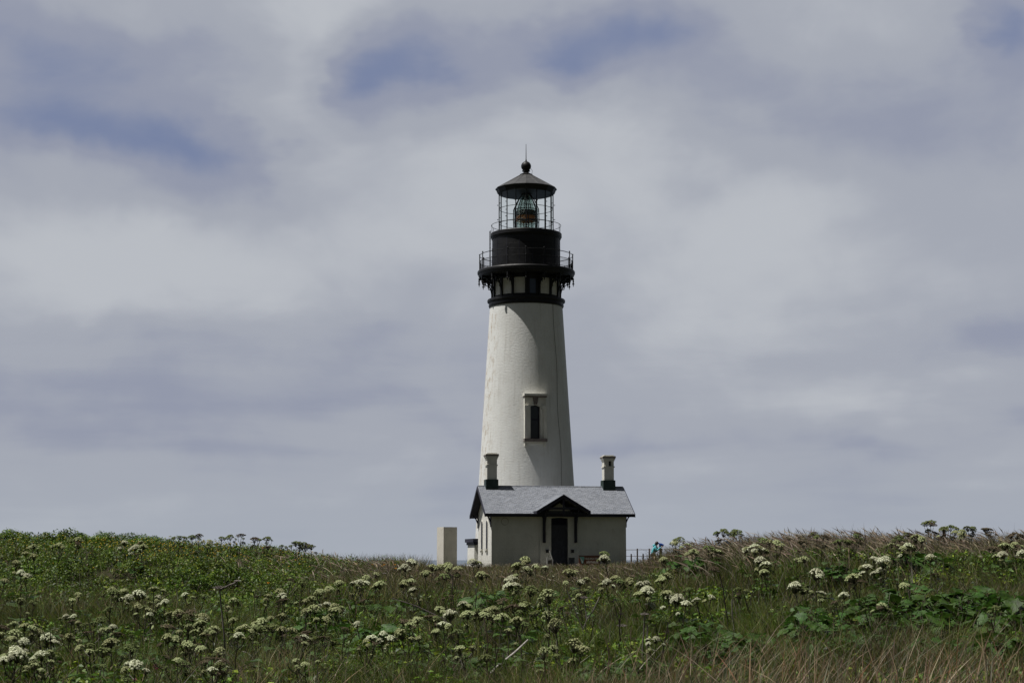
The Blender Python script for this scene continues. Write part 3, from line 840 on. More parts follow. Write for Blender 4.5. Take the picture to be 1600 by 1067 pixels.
    # lamps either side of the door
    for x in (-.83, .83):
        mb = MB(); mb.box(x - .09, x + .09, -.24, -.132, g + .36, g + .54); mb.box(x - .11, x + .11, -.26, -.132, g + .54, g + .565); mb.build('wall_lamp', M['void'], H, smooth=False)
    # round vent scar
    mb = MB(); mb.tube([(-3.58 + .23 * math.cos(q), -.008, g + 2.36 + .23 * math.sin(q)) for q in np.linspace(0, 2 * math.pi, 33)[:-1]], .014, 6, True); mb.build('vent_ring', M['ringgrey'], H)
    # gable windows
    for y in (1.7, 3.65):
        w = link('gable_window', None, H)
        hw_ = .26; z0, z1 = g + .62, g + 2.20
        arch = [(y - hw_, z0), (y + hw_, z0)] + [(y + hw_ * math.cos(q), z1 + .25 * math.sin(q)) for q in np.linspace(0, math.pi, 9)]
        mb = MB(); mb.prism(arch, -L - .030, -L - .002, 'x'); mb.build('pane', M['mattpane'], w, smooth=False)
        big = [(y + (p[0] - y) * 1.18, p[1] + (.06 if p[1] > z0 else -.0)) for p in arch]
        mb = MB()
        for i in range(1, len(arch)):
            j = (i + 1) % len(arch)
            if j == 1: break
            mb.prism([arch[i], big[i], big[j], arch[j]], -L - .022, -L - .003, 'x')
        mb.build('frame', M['cream'], w, smooth=False)
        mb = MB(); mb.box(-L - .12, -L - .003, y - .3, y + .3, z0 - .12, z0 - .005); mb.box(-L - .08, -L - .003, y - .26, y - .12, z0 - .26, z0 - .12); mb.box(-L - .08, -L - .003, y + .12, y + .26, z0 - .26, z0 - .12); mb.build('sill', M['cream'], w, smooth=False)
    # link to the tower
    mb = MB(); mb.box(-1.3, 1.3, Dp + .003, 8.3, -.3, g + 2.2); mb.prism([(-1.5, g + 2.2), (1.5, g + 2.2), (0, g + 3.0)], Dp + .003, 8.5); mb.build('passage', M['house'], H, smooth=False)
    # low bay with dark flat cap behind the gable corner
    def loc(px, D):
        p = at(px, 860, D) - HF; c, s_ = math.cos(AX), math.sin(AX)
        return (p.x * c + p.y * s_, -p.x * s_ + p.y * c)
    plan = [loc(730.8, 124.0), loc(741.3, 121.4), loc(752, 121.4), loc(775, 122.5), loc(770, 125), loc(740, 125.5)]
    cxm = sum(p[0] for p in plan) / 6; cym = sum(p[1] for p in plan) / 6
    ztb = g + .92
    def grow(k): return [(cxm + (a_ - cxm) * k, cym + (b_ - cym) * k) for a_, b_ in plan]
    vs = [(a_, b_, -.4) for a_, b_ in grow(1.06)] + [(a_, b_, ztb) for a_, b_ in plan]
    mb = MB(); mb.add(vs, [tuple(range(6)), tuple(range(11, 5, -1))] + [(i, (i + 1) % 6, (i + 1) % 6 + 6, i + 6) for i in range(6)])
    bay = mb.build('side_bay', M['house'], H, smooth=False)
    mb = MB(); mb.prism(grow(1.10), ztb, ztb + .18, 'z'); mb.prism(grow(1.22), ztb + .18, ztb + .42, 'z'); mb.build('cornice', M['navy'], bay, smooth=False)
make_cottage()

# ------------------------------------------------------------------ smaller things near the building
def make_block():
    c = at(693, 860, 117.5); w = 1.0
    o = thing('concrete_block', 'tall blank pale concrete block standing alone left of the cottage', 'concrete block', (c.x, c.y, -.6), R(28.5))
    mb = MB(); h = at(693, 823, 117.5).z + .6
    mb.box(0, w, 0, w, -.3, h - .03); mb.box(.006, w - .006, .006, w - .006, h - .03, h)
    mb.build('pillar', M['concrete'], o, smooth=False)
    mb = MB(); mb.box(-.05, w + .05, -.05, w + .05, -.3, .08); mb.build('footing', M['concrete'], o, smooth=False)
make_block()

def make_sign():
    D = 106.0; c = at(921, 874, D)
    s_ = thing('sign', 'low brown sign with pale lettering and teal emblem before the cottage', 'sign', (c.x, D, gz(c.x, D)), R(3))
    z0 = -gz(c.x, D)
    zt, zb = z0 + at(921, 868, D).z, z0 + at(921, 882.5, D).z
    hw = at(921 + 16.8, 874, D).x - c.x
    mb = MB(); mb.box(-hw, hw, 0, .06, zb, zt); pn = mb.build('panel', M['signbrown'], s_, smooth=False)
    mb = MB(); mb.box(-hw - .03, hw + .03, -.03, .075, zt, zt + .035); mb.build('top_rail', M['trimgrey'], s_, smooth=False)
    for x in (-hw + .12, hw - .12):
        MB().box(x - .06, x + .06, .06, .16, -.4, zt - .02).build('post', M['signbrown'], s_, smooth=False)
    ex = -hw + .20; hz = zt - zb
    mb = MB(); mb.prism([(ex - .17, zt - .05), (ex + .13, zt - .05), (ex + .13, zt - .22), (ex + .05, zt - .46), (ex - .02, zt - .44)], -.012, -.003); mb.build('emblem', M['teal'], pn, smooth=False)
    mb = MB(); mb.prism([(ex - .14, zt - .10), (ex - .07, zt - .12), (ex + .07, zt - .38), (ex + .03, zt - .42)], -.018, -.013); mb.build('emblem_stripe', M['white'], pn, smooth=False)
    for txt, zz, size, wd in (('YAQUINA HEAD', zt - .235, .19, .94), ('LIGHTHOUSE', zt - .435, .17, .74)):
        cu = bpy.data.curves.new('lettering', 'FONT'); cu.body = txt; cu.size = size; cu.align_x = 'CENTER'; cu.extrude = .004; cu.offset = .004
        cu.materials.append(M['signtext'])
        me = bpy.data.meshes.new_from_object(bpy.data.objects.new('lettering', cu))
        o = link('lettering', me, pn); o.location = (.17, -.012, zz); o.rotation_euler = (R(90), 0, 0)
        o.scale = (wd / (len(txt) * size * .62), 1, 1)
make_sign()

def make_rail():
    D = 111.5; c = at(859, 870, D); g0 = gz(c.x, D)
    o = thing('handrail', 'small white slanted handrail beside the cottage door', 'handrail', (c.x, D, g0), R(6))
    z = -g0; k = D / F
    mb = MB(); mb.tube([((858.8 - 859) * k, 0, z + .46), ((864 - 859) * k, 0, z - .17)], .038, 8); mb.build('sloping_bar', M['white'], o)
    mb = MB(); mb.box((854.3 - 859) * k, (856 - 859) * k, -.03, .03, -.2, z + .08); mb.box((862.7 - 859) * k, (864 - 859) * k, -.03, .03, -.2, z - .12); mb.build('post', M['white'], o, smooth=False)
    mb = MB(); mb.box((856 - 859) * k, (862.6 - 859) * k, -.025, .025, z - .07, z + .0); mb.build('crossbar', M['white'], o, smooth=False)
    mb = MB(); mb.box((856 - 859) * k, (862.6 - 859) * k, .0, .04, z - .36, z - .10); mb.build('kick_panel', M['trimgrey'], o, smooth=False)
    D = 113.4; c = at(893, 874, D); g0 = gz(c.x, D)
    o = thing('utility_box', 'dark grey metal box standing right of the cottage door', 'box', (c.x, D, g0), AX)
    MB().box(-.17, .17, -.14, .14, -.1, -g0 + .02).build('cabinet', M['greybox'], o, smooth=False)
    MB().box(-.19, .19, -.16, .16, -g0 + .02, -g0 + .05).build('lid', M['greybox'], o, smooth=False)
    MB().box(-.03, .03, -.155, -.14, -g0 - .2, -g0 - .1).build('latch', M['void'], o, smooth=False)
make_rail()

def make_fence():
    D0, D1 = 124.0, 118.0
    a = at(968, 862, D0); b = at(1078, 862, D1)
    o = thing('fence', 'low dark post and rail fence right of the cottage', 'fence', (a.x, a.y, -.55))
    d = Vector((b.x - a.x, b.y - a.y, 0)); L_ = d.length; o.rotation_euler = (0, 0, math.atan2(d.y, d.x))
    zt = .55 + at(990, 858.6, 123).z; zl = .55 + at(990, 868.6, 123).z
    MB().tube([(0, 0, zt), (L_, 0, zt)], .018, 6).build('top_rail', M['post'], o)
    MB().tube([(0, 0, zl), (L_, 0, zl)], .016, 6).build('lower_rail', M['post'], o)
    x = .66; i = 0
    while x < L_:
        h = zt + .08 if i % 2 == 0 else zl + .16
        MB().box(x - .042, x + .042, -.04, .04, -.4, h, taper=.006).build('post', M['post'], o, smooth=False)
        x += .62 if i % 2 == 0 else .66; i += 1
make_fence()

def skin_obj(name, pts, edges, radii, material, parent, sub=2, root=0):
    me = bpy.data.meshes.new(name); me.from_pydata([tuple(p) for p in pts], edges, []); me.materials.append(material)
    o = link(name, me, parent)
    m = o.modifiers.new('skin', 'SKIN'); m.use_smooth_shade = True
    for i, r in enumerate(radii):
        sv = me.skin_vertices[0].data[i]; rr = r if isinstance(r, tuple) else (r, r); sv.radius = rr; sv.use_root = (i == root)
    if sub: sm_ = o.modifiers.new('subdivision', 'SUBSURF'); sm_.levels = sub; sm_.render_levels = sub
    return o

def make_person():
    D = 112.0
    c = at(1020.5, 866, D); g0 = gz(c.x, D)
    skin = mat('skin', (.40, .24, .17), .55); hairm = mat('dark_hair', (.035, .018, .018), .5)
    jk = m_painted_metal('teal_jacket_cloth', (.10, .44, .50), .75, .12); tro = mat('dark_trousers', (.03, .033, .045), .85); shoe = mat('dark_shoes', (.02, .02, .02), .7)
    P = thing('person', 'person in a teal jacket stooping to look through the blue telescope', 'person', (c.x, D, g0))
    # local: +x towards the telescope, z up; stooped so the head is about 1.5 m up
    hip = (0, 0, .88)
    J = {'pelvis': hip, 'waist': (.02, 0, 1.02), 'chest': (.11, 0, 1.22), 'neck0': (.17, 0, 1.36), 'neck': (.215, 0, 1.42), 'head': (.26, 0, 1.50), 'crown': (.27, 0, 1.58)}
    pts = [J[k] for k in ('pelvis', 'waist', 'chest', 'neck0', 'neck', 'head', 'crown')]
    rad = [(.15, .12), (.13, .105), (.155, .11), (.09, .08), (.05, .05), (.085, .075), (.055, .055)]
    ed = [(i, i + 1) for i in range(6)]
    def chain(start, ps, rs):
        prev = start
        for p, r in zip(ps, rs):
            pts.append(p); rad.append(r); ed.append((prev, len(pts) - 1)); prev = len(pts) - 1
        return prev
    hands = []
    for sy in (-1, 1):
        chain(0, [(.0, sy * .10, .80), (.05, sy * .11, .46), (-.02, sy * .11, .09), (.10, sy * .12, .04)], [.085, .062, .042, .04])
        wr = (.52, sy * .06 - .02, 1.30) if sy < 0 else (.40, sy * .10, 1.16)
        hands.append((chain(2, [(.13, sy * .19, 1.30), (.20, sy * .25, 1.06), wr], [.058, .045, .032]), wr, sy))
    for w, wr, sy in hands:
        palm = (wr[0] + .07, wr[1], wr[2] + .02)
        pe = chain(w, [palm], [(.034, .02)])
        for i, (dy, ln) in enumerate(((-.03, .062), (-.01, .072), (.01, .068), (.03, .052))):
            chain(pe, [(palm[0] + .03, palm[1] + dy, palm[2] + .008), (palm[0] + .03 + ln * .6, palm[1] + dy, palm[2] - .004), (palm[0] + .02 + ln, palm[1] + dy * .9, palm[2] - .026)], [.0095, .009, .008])
        chain(w, [(wr[0] + .045, wr[1] - sy * .04, wr[2] + .012), (wr[0] + .085, wr[1] - sy * .052, wr[2] + .004)], [.011, .009])
    skin_obj('body', pts, ed, rad, skin, P)
    # face
    f = MB(); hx, hz = .26, 1.515
    f.add([(hx + .085, -.014, hz + .02), (hx + .085, .014, hz + .02), (hx + .118, 0, hz - .018), (hx + .085, 0, hz - .028)], [(0, 1, 2), (0, 2, 3), (1, 3, 2), (0, 3, 1)])
    f.build('nose', skin, P)
    for sy in (-1, 1): MB().ball((hx + .078, sy * .032, hz + .018), .012, n=8, m=6).build('eye', M['void'], P)
    MB().ball((hx + .082, 0, hz - .055), .008, .025, .007, n=8, m=6).build('mouth', M['signbrown'], P)
    for sy in (-1, 1): MB().ball((hx - .005, sy * .083, hz), .022, .01, .032, n=8, m=6).build('ear', skin, P)
    h = MB(); h.ball((hx - .02, 0, hz + .035), .105, .098, .115, n=18, m=12); h.tube([(hx - .10, 0, hz + .0), (hx - .14, 0, hz - .10), (hx - .13, 0, hz - .2)], [.06, .05, .02], 8); h.build('hair', hairm, P)
    # jacket: torso and sleeves over the body
    jp = [(-.01, 0, .80), (.015, 0, 1.02), (.105, 0, 1.23), (.165, 0, 1.345)]; jr = [(.20, .17), (.18, .15), (.20, .155), (.105, .10)]; je = [(0, 1), (1, 2), (2, 3)]
    for w, wr, sy in hands:
        b_ = len(jp); jp += [(.12, sy * .20, 1.29), (.20, sy * .255, 1.06), (wr[0] - .03, wr[1], wr[2] - .005)]; jr += [.085, .068, .052]; je += [(2, b_), (b_, b_ + 1), (b_ + 1, b_ + 2)]
    skin_obj('jacket', jp, je, jr, jk, P)
    hd = MB(); hd.ball((.07, 0, 1.40), .10, .12, .075, n=14, m=10); hd.build('hood', jk, P)
    tp = [(0, 0, .87)]; trr = [(.165, .135)]; te = []
    for sy in (-1, 1):
        b_ = len(tp); tp += [(0, sy * .10, .78), (.05, sy * .11, .46), (-.02, sy * .11, .12)]; trr += [.10, .078, .06]; te += [(0, b_), (b_, b_ + 1), (b_ + 1, b_ + 2)]
    skin_obj('trousers', tp, te, trr, tro, P)
    for sy in (-1, 1): MB().ball((.05, sy * .115, .045), .14, .055, .05, n=12, m=8).build('shoe', shoe, P)
    # dark vest front, seen between the jacket edges and straps
    st = MB()
    for sy in (-1, 1): st.tube([(.04, sy * .11, 1.40), (.20, sy * .145, 1.38), (.285, sy * .13, 1.22), (.22, sy * .15, 1.02), (.03, sy * .20, .92)], .030, 6)
    st.build('strap', M['navy'], P)
    # telescope on its post
    e = at(1026.2, 847.2, D); t_ = at(1036.3, 852.0, D); pc = at(1031.3, 851, D)
    g1 = gz(pc.x, D)
    blue = m_painted_metal('blue_enamel', (.006, .045, .24), .35, .3)
    S = thing('telescope', 'blue viewing telescope tilted down on a dark post', 'telescope', (pc.x, D, g1))
    a = Vector((e.x - pc.x, 0, e.z - g1)); b = Vector((t_.x - pc.x, 0, t_.z - g1)); d = b - a
    MB().tube([a, a + d * .42, a + d * .44, a + d * .60, a + d * .62, b], [.040, .042, .058, .062, .078, .082], 14).build('tube', blue, S)
    MB().tube([a - d * .09, a + d * .01], [.032, .028], 12).build('eyepiece', M['void'], S)
    MB().tube([b - d * .01, b + d * .03], [.086, .086], 14).build('lens_hood', M['void'], S)
    mid = a + d * .5
    mb = MB(); mb.box(-.06, .06, -.07, .07, mid.z - .20, mid.z - .02); mb.build('yoke', blue, S, smooth=False)
    MB().lathe([(.10, -.1), (.075, .1), (.055, mid.z - .2), (.06, mid.z - .18)], 14).build('post', M['post'], S)
make_person()


# ------------------------------------------------------------------ vegetation
def lin(*c): return np.array(c, float)
MP = {
    'grass': m_plant('grass_blades', trans=.32, rough=.55, spec=.3),
    'leaf': m_plant('shrub_leaves', trans=.22, rough=.5, spec=.3),
    'broad': m_plant('broad_leaf', (.042, .090, .012), .52, .25, attr=False, spec=.25, vary=.45, vein=True),
    'pleaf': m_plant('parsnip_leaf', (.055, .105, .016), .5, .22, attr=False, spec=.3, vary=.4, vein=True),
    'stem': m_plant('plant_stem', (.052, .046, .026), .6, 0, attr=False, vary=.45),
    'deadstem': m_plant('dead_stem', (.20, .175, .16), .8, 0, attr=False, vary=.4),
    'weedstem': m_plant('weed_stem', (.09, .062, .045), .8, 0, attr=False, vary=.4),
    'palestem': m_plant('bleached_stem', (.42, .39, .36), .8, 0, attr=False, vary=.25),
    'darkstem': m_plant('dark_dead_stem', (.035, .026, .022), .8, 0, attr=False, vary=.4),
    'w': m_plant('white_florets', (.56, .575, .41), .85, .12, attr=False, spec=.1, vary=.2),
    'c': m_plant('cream_florets', (.37, .395, .205), .85, .12, attr=False, spec=.1, vary=.25),
    'g': m_plant('green_florets', (.16, .19, .075), .85, .1, attr=False, spec=.1, vary=.3),
    'b': m_plant('brown_seed_heads', (.115, .092, .060), .9, .1, attr=False, spec=.1, vary=.35),
    'yellow': m_plant('yellow_petals', (.58, .44, .03), .7, .2, attr=False, vary=.2),
    'orange': m_plant('orange_petals', (.70, .30, .02), .7, .2, attr=False, vary=.2),
    'pink': m_plant('pink_petals', (.26, .07, .13), .7, .2, attr=False, vary=.2),
}

def blades(name, P, H, Wd, lean, bend, cols, material, seg=2, tipw=0.0):
    """one mesh of grass blades. P base points, H heights, Wd widths, lean (n,2) tip offset per height, cols (n,3)"""
    n = len(P); ang = rng.uniform(0, 2 * np.pi, n); side = np.stack([np.cos(ang), np.sin(ang)], 1) * Wd[:, None] * .5
    ts = np.linspace(0, 1, seg + 1); nv = 2 * seg + 1
    V = np.zeros((n, nv, 3))
    for i, t in enumerate(ts):
        c = np.zeros((n, 3)); c[:, :2] = P[:, :2] + lean * H[:, None] * (t * (1 - bend[:, None]) + bend[:, None] * t ** 2.2)
        c[:, 2] = P[:, 2] + H * (t - .18 * bend * t * t * np.minimum(1.5, np.hypot(lean[:, 0], lean[:, 1])))
        w = (1 - t) ** .55 if i < seg else 0
        if i < seg:
            V[:, 2 * i, :] = c; V[:, 2 * i + 1, :] = c
            V[:, 2 * i, :2] -= side * w; V[:, 2 * i + 1, :2] += side * w
        else: V[:, 2 * i, :] = c
    base = (np.arange(n) * nv)[:, None]
    q = np.concatenate([np.array([2 * i, 2 * i + 1, 2 * i + 3, 2 * i + 2]) for i in range(seg - 1)] + [np.array([2 * seg - 2, 2 * seg - 1, 2 * seg])])
    L = (base + q[None]).ravel(); per = 4 * (seg - 1) + 3
    st = (np.arange(n) * per)[:, None] + np.concatenate([np.arange(seg - 1) * 4, [4 * (seg - 1)]])[None]
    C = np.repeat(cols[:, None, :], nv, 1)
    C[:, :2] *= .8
    return fast_mesh(name, V.reshape(-1, 3), L, st.ravel(), material, C.reshape(-1, 3))

def scatter(n, d0, d1, x0=None, x1=None, margin=1.22, pw=1.0):
    """random ground points in the part of the meadow between two distances"""
    D = d0 + (d1 - d0) * np.sqrt(rng.uniform(0, 1, n)) if pw == 1 else rng.uniform(d0, d1, n)
    if pw == 1: D = np.sqrt(d0 ** 2 + (d1 ** 2 - d0 ** 2) * rng.uniform(0, 1, n))
    hw = .291 * D * margin + 1.0
    X = rng.uniform(-1, 1, n) * hw
    if x0 is not None:
        k = (X > x0) & (X < x1); X = X[k]; D = D[k]
    return np.stack([X, D, ground_z(X, D)], 1)

def vnoise(X, Y, s, seed=0):
    r = np.random.default_rng(seed); o = np.zeros_like(X)
    for k in range(7):
        a = r.uniform(0, 2 * np.pi); f = s * r.uniform(.6, 2.2); p = r.uniform(0, 7)
        o += np.sin((X * np.cos(a) + Y * np.sin(a)) * f + p)
    return o / 3.2

GREEN = lin(.088, .140, .014); OLIVE = lin(.135, .142, .026); STRAW = lin(.27, .21, .12); RUSSET = lin(.140, .102, .064); GREY = lin(.13, .14, .085); DARKG = lin(.045, .080, .014)

def pick(n, weights, pal, var=.25):
    """colour per blade; weights (n,k)"""
    w = weights / weights.sum(1, keepdims=True); c = np.cumsum(w, 1); r = rng.uniform(0, 1, (n, 1)); i = (r > c).sum(1).clip(0, len(pal) - 1)
    col = np.array(pal)[i] * rng.uniform(1 - var, 1 + var, (n, 1)) * rng.uniform(.92, 1.08, (n, 3))
    return col

def left_bank(P):
    """1 on the leafy left-hand bank"""
    return np.clip((-3.6 - P[:, 0] + .5 * np.sin(P[:, 1] * .9)) / 2.5, 0, 1) * np.clip((P[:, 1] - 40.5) / 4, 0, 1)

CLEAR = []
def clear_of(P):
    k = np.ones(len(P), bool)
    for x, y, r in CLEAR: k &= (P[:, 0] - x) ** 2 + (P[:, 1] - y) ** 2 > r * r
    return k

def make_grass():
    parts = []
    for n, d0, d1 in ((60000, 15.5, 22), (220000, 22, 38), (210000, 38, 66)):
        P = scatter(n, d0, d1); lb = left_bank(P)
        keep = (rng.uniform(0, 1, len(P)) > lb * .88) & (clear_of(P) | (rng.uniform(0, 1, len(P)) < .12)); P = P[keep]; lb = lb[keep]
        X, D = P[:, 0], P[:, 1]; m = len(P)
        v = vnoise(X, D, .9, 1); v2 = vnoise(X, D, .45, 2)
        crest = np.clip((D - 44) / 8, 0, 1)
        fresh = np.clip(.55 + .6 * v + .5 * np.exp(-((X - 3.2) / 3) ** 2 - ((D - 31) / 9) ** 2), 0.05, 1.5)
        W = np.stack([fresh * (1 - .75 * crest), .55 + 0 * D, np.clip(.12 + .22 * v2, .02, 1) + .22 * crest, .10 + .75 * crest * np.clip(1 - lb, 0, 1) + .22 * np.clip(v2, 0, 1), .25 + .2 * np.clip(-v, 0, 1), .35 + 0 * D], 1)
        clump_tone = np.clip(1 + .30 * vnoise(X, D, 1.7, 14), .55, 1.6)[:, None]  # blade colour varies at random from clump to clump
        col = clump_tone * pick(m, W, [GREEN, OLIVE, STRAW, RUSSET, GREY, DARKG])
        H = rng.gamma(6, .062, m) * (1 + .25 * crest) * np.clip(.95 + .35 * v2 + .35 * vnoise(X, D, 2.6, 8), .35, 1.7)
        H = np.clip(H, .12, .80)*np.where(np.abs(X-1)<4,1-.35*crest,1) * (1 - .3 * lb)
        Wd = rng.uniform(.006, .012, m) * (.75 + D / 60)
        wind = np.stack([rng.normal(-.12, .42, m) + .35 * vnoise(X, D, 1.3, 5), rng.normal(0, .38, m)], 1)
        parts.append((P, H, Wd, wind, rng.uniform(.3, .9, m), col))
    cat_ = [np.concatenate([p[i] for p in parts]) for i in range(6)]
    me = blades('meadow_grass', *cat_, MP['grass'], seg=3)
    tag(link('meadow_grass', me), 'green and brown meadow grass covering the slope', 'grass', kind='stuff')
    # short turf and tufts on the flat around the buildings
    P = scatter(26000, 66, 113, -9, 12); m = len(P)
    W = np.tile([.4, .6, .5, .7], (m, 1)); col = pick(m, W, [OLIVE, GREEN, STRAW, RUSSET])
    tuft = np.clip(vnoise(P[:, 0], P[:, 1], 1.6, 9), 0, 1)
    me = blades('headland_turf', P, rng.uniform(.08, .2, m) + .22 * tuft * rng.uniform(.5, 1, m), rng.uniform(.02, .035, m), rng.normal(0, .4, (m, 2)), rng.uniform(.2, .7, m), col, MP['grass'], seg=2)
    tag(link('headland_turf', me), 'short dry turf on the flat ground before the cottage', 'grass', kind='stuff')

def make_straw():
    """tall dry stems in the foreground, thick at lower right"""
    P = scatter(10500, 15.5, 27); X, D = P[:, 0], P[:, 1]
    dens = .10 + .9 * np.clip((X / D + .02) / .10, 0, 1) * np.clip((27 - D) / 6, 0, 1) + .25 * np.clip(vnoise(X, D, 1.2, 21), 0, 1)
    P = P[rng.uniform(0, 1, len(P)) < dens]; n = len(P); X, D = P[:, 0], P[:, 1]
    right = np.clip((X / D - .02) / .1, 0, 1)
    H = rng.uniform(.36, .80, n) + .62 * right * rng.uniform(0, 1, n) ** 1.5
    col = pick(n, np.tile([.5, .3, .4, .18, .16], (n, 1)), [STRAW * 1.1, RUSSET * 1.9, GREY * 1.2, lin(.42, .34, .24), lin(.26, .13, .06)], .3)
    lean = np.stack([rng.normal(.22, .5, n), rng.normal(0, .35, n)], 1)
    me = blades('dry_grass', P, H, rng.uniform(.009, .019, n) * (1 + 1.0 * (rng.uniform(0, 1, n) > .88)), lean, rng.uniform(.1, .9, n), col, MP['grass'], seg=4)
    tag(link('dry_grass', me), 'tall dry straw stems crossing each other in the foreground', 'dry grass', kind='stuff')

def make_weeds():
    n = 9000; P = scatter(n, 17, 52); X, D = P[:, 0], P[:, 1]
    P = P[rng.uniform(0, 1, len(P)) < .35 + .5 * vnoise(X, D, 1.0, 77)]; n = len(P)
    col = pick(n, np.tile([.5, .35, .25], (n, 1)), [lin(.060, .042, .032), lin(.16, .135, .11), lin(.08, .085, .035)], .3)
    lean = np.stack([rng.normal(0, .35, n), rng.normal(0, .3, n)], 1)
    me = blades('weed_stalks', P, rng.uniform(.4, .85, n) + .3 * (rng.uniform(0, 1, n) > .9), rng.uniform(.014, .024, n), lean, rng.uniform(0, .6, n), col, MP['grass'], seg=3)
    tag(link('weed_stalks', me), 'thin dark weed stalks standing through the meadow grass', 'weeds', kind='stuff')

def make_seed_grass():
    """flowering grass on the crests: thin arched stems with a soft drooping head"""
    X = []; D = []
    for x0, x1, n in ((4.6, 19, 1600), (2.6, 6, 250), (-8, -1.5, 700), (-2, 3, 450), (2, 13, 500)):
        X.append(rng.uniform(x0, x1, n)); D.append(rng.uniform(43, 57, n) if x0 > 3 else rng.uniform(47, 62, n))
    X.append(rng.uniform(-3, 9, 260)); D.append(rng.uniform(92, 108, 260))
    X = np.concatenate(X); D = np.concatenate(D); n = len(X); Z = ground_z(X, D)
    H = np.where(X / D > .104, rng.uniform(.42, .82, n), np.where(X < -3, rng.uniform(.3, .62, n), rng.uniform(.20, .40, n))) * np.where(D > 80, .9, 1)
    ang = rng.normal(-.55, .35, n)                  # blown to the left
    seg = 4; V = []; L = []; ST = []; C = []
    V = np.zeros((n, 14, 3)); base = np.stack([X, D, Z], 1)
    t = np.array([0, .4, .75, 1.0])
    w = .0055
    yy = rng.normal(0, .25, n)
    def curve(tt):
        c = np.zeros((n, 3)); c[:, 0] = X + H * ang * tt ** 2.2; c[:, 1] = D + H * yy * tt ** 2; c[:, 2] = Z + H * (tt - .16 * np.abs(ang) * tt ** 3); return c
    pts = [curve(q) for q in t]
    for i in range(4):
        V[:, 2 * i] = pts[i] - [w, 0, 0]; V[:, 2 * i + 1] = pts[i] + [w, 0, 0]
    a = curve(.78); b = curve(.92); c = curve(1.10); hw = rng.uniform(.007, .014, n)[:, None]
    V[:, 8] = a; V[:, 9] = b + hw * np.array([1, 0, .7]); V[:, 10] = c; V[:, 11] = b - hw * np.array([1, 0, .7])
    V[:, 12] = b + hw * np.array([0, 1, .4]); V[:, 13] = b - hw * np.array([0, 1, .4])
    f = [(0, 1, 3, 2), (2, 3, 5, 4), (4, 5, 7, 6), (8, 9, 10, 11), (8, 12, 10, 13)]
    L = ((np.arange(n) * 14)[:, None] + np.array(f).ravel()[None]).ravel(); ST = np.arange(n * 5) * 4
    col = pick(n, np.tile([.5, .35, .3], (n, 1)), [lin(.33, .26, .205), lin(.44, .36, .26), lin(.21, .16, .125)], .25)
    C = np.repeat(col[:, None], 14, 1)
    me = fast_mesh('seed_grass', V.reshape(-1, 3), L, ST, MP['grass'], C.reshape(-1, 3))
    tag(link('seed_grass', me), 'feathery purplish seed grass blown left along the crest', 'grass', kind='stuff')

def leaf_cloud(centres, radii, counts, size, pal, weights, flat=.6, seed=3):
    """small pointed leaves spread through mounds; returns verts, loops, starts, cols"""
    r = np.random.default_rng(seed)
    idx = np.repeat(np.arange(len(centres)), counts); n = len(idx)
    d = r.normal(size=(n, 3)); d /= np.linalg.norm(d, axis=1, keepdims=True); d[:, 2] = np.abs(d[:, 2]) * 1.0 - .12
    rad = r.uniform(.55, 1.08, n) ** .7
    c = centres[idx] + d * rad[:, None] * radii[idx][:, None] * np.array([1, 1, flat])
    c += r.normal(0, .02, (n, 3))
    up = d * .8 + r.normal(0, .55, (n, 3)) + np.array([0, 0, .6]); up /= np.linalg.norm(up, axis=1, keepdims=True)
    a = np.cross(up, r.normal(size=(n, 3))); a /= np.linalg.norm(a, axis=1, keepdims=True); b = np.cross(up, a)
    L_ = size * r.uniform(.6, 1.35, n); W_ = L_ * r.uniform(.36, .55, n)
    V = np.zeros((n, 4, 3))
    V[:, 0] = c - a * L_[:, None]; V[:, 1] = c + b * W_[:, None] + up * (W_ * .25)[:, None]; V[:, 2] = c + a * L_[:, None] - up * (L_ * .2)[:, None]; V[:, 3] = c - b * W_[:, None] + up * (W_ * .25)[:, None]
    k = r.choice(len(pal), n, p=np.array(weights) / sum(weights))
    mound = r.uniform(.55, 1.25, len(centres))[idx]
    col = np.array(pal)[k] * r.uniform(.7, 1.3, (n, 1)) * mound[:, None]
    return V.reshape(-1, 3), np.arange(n * 4), np.arange(n) * 4, np.repeat(col[:, None], 4, 1).reshape(-1, 3)

LEAVES = [lin(.090, .160, .009), lin(.056, .112, .008), lin(.165, .215, .012), lin(.030, .060, .009), lin(.12, .105, .04)]

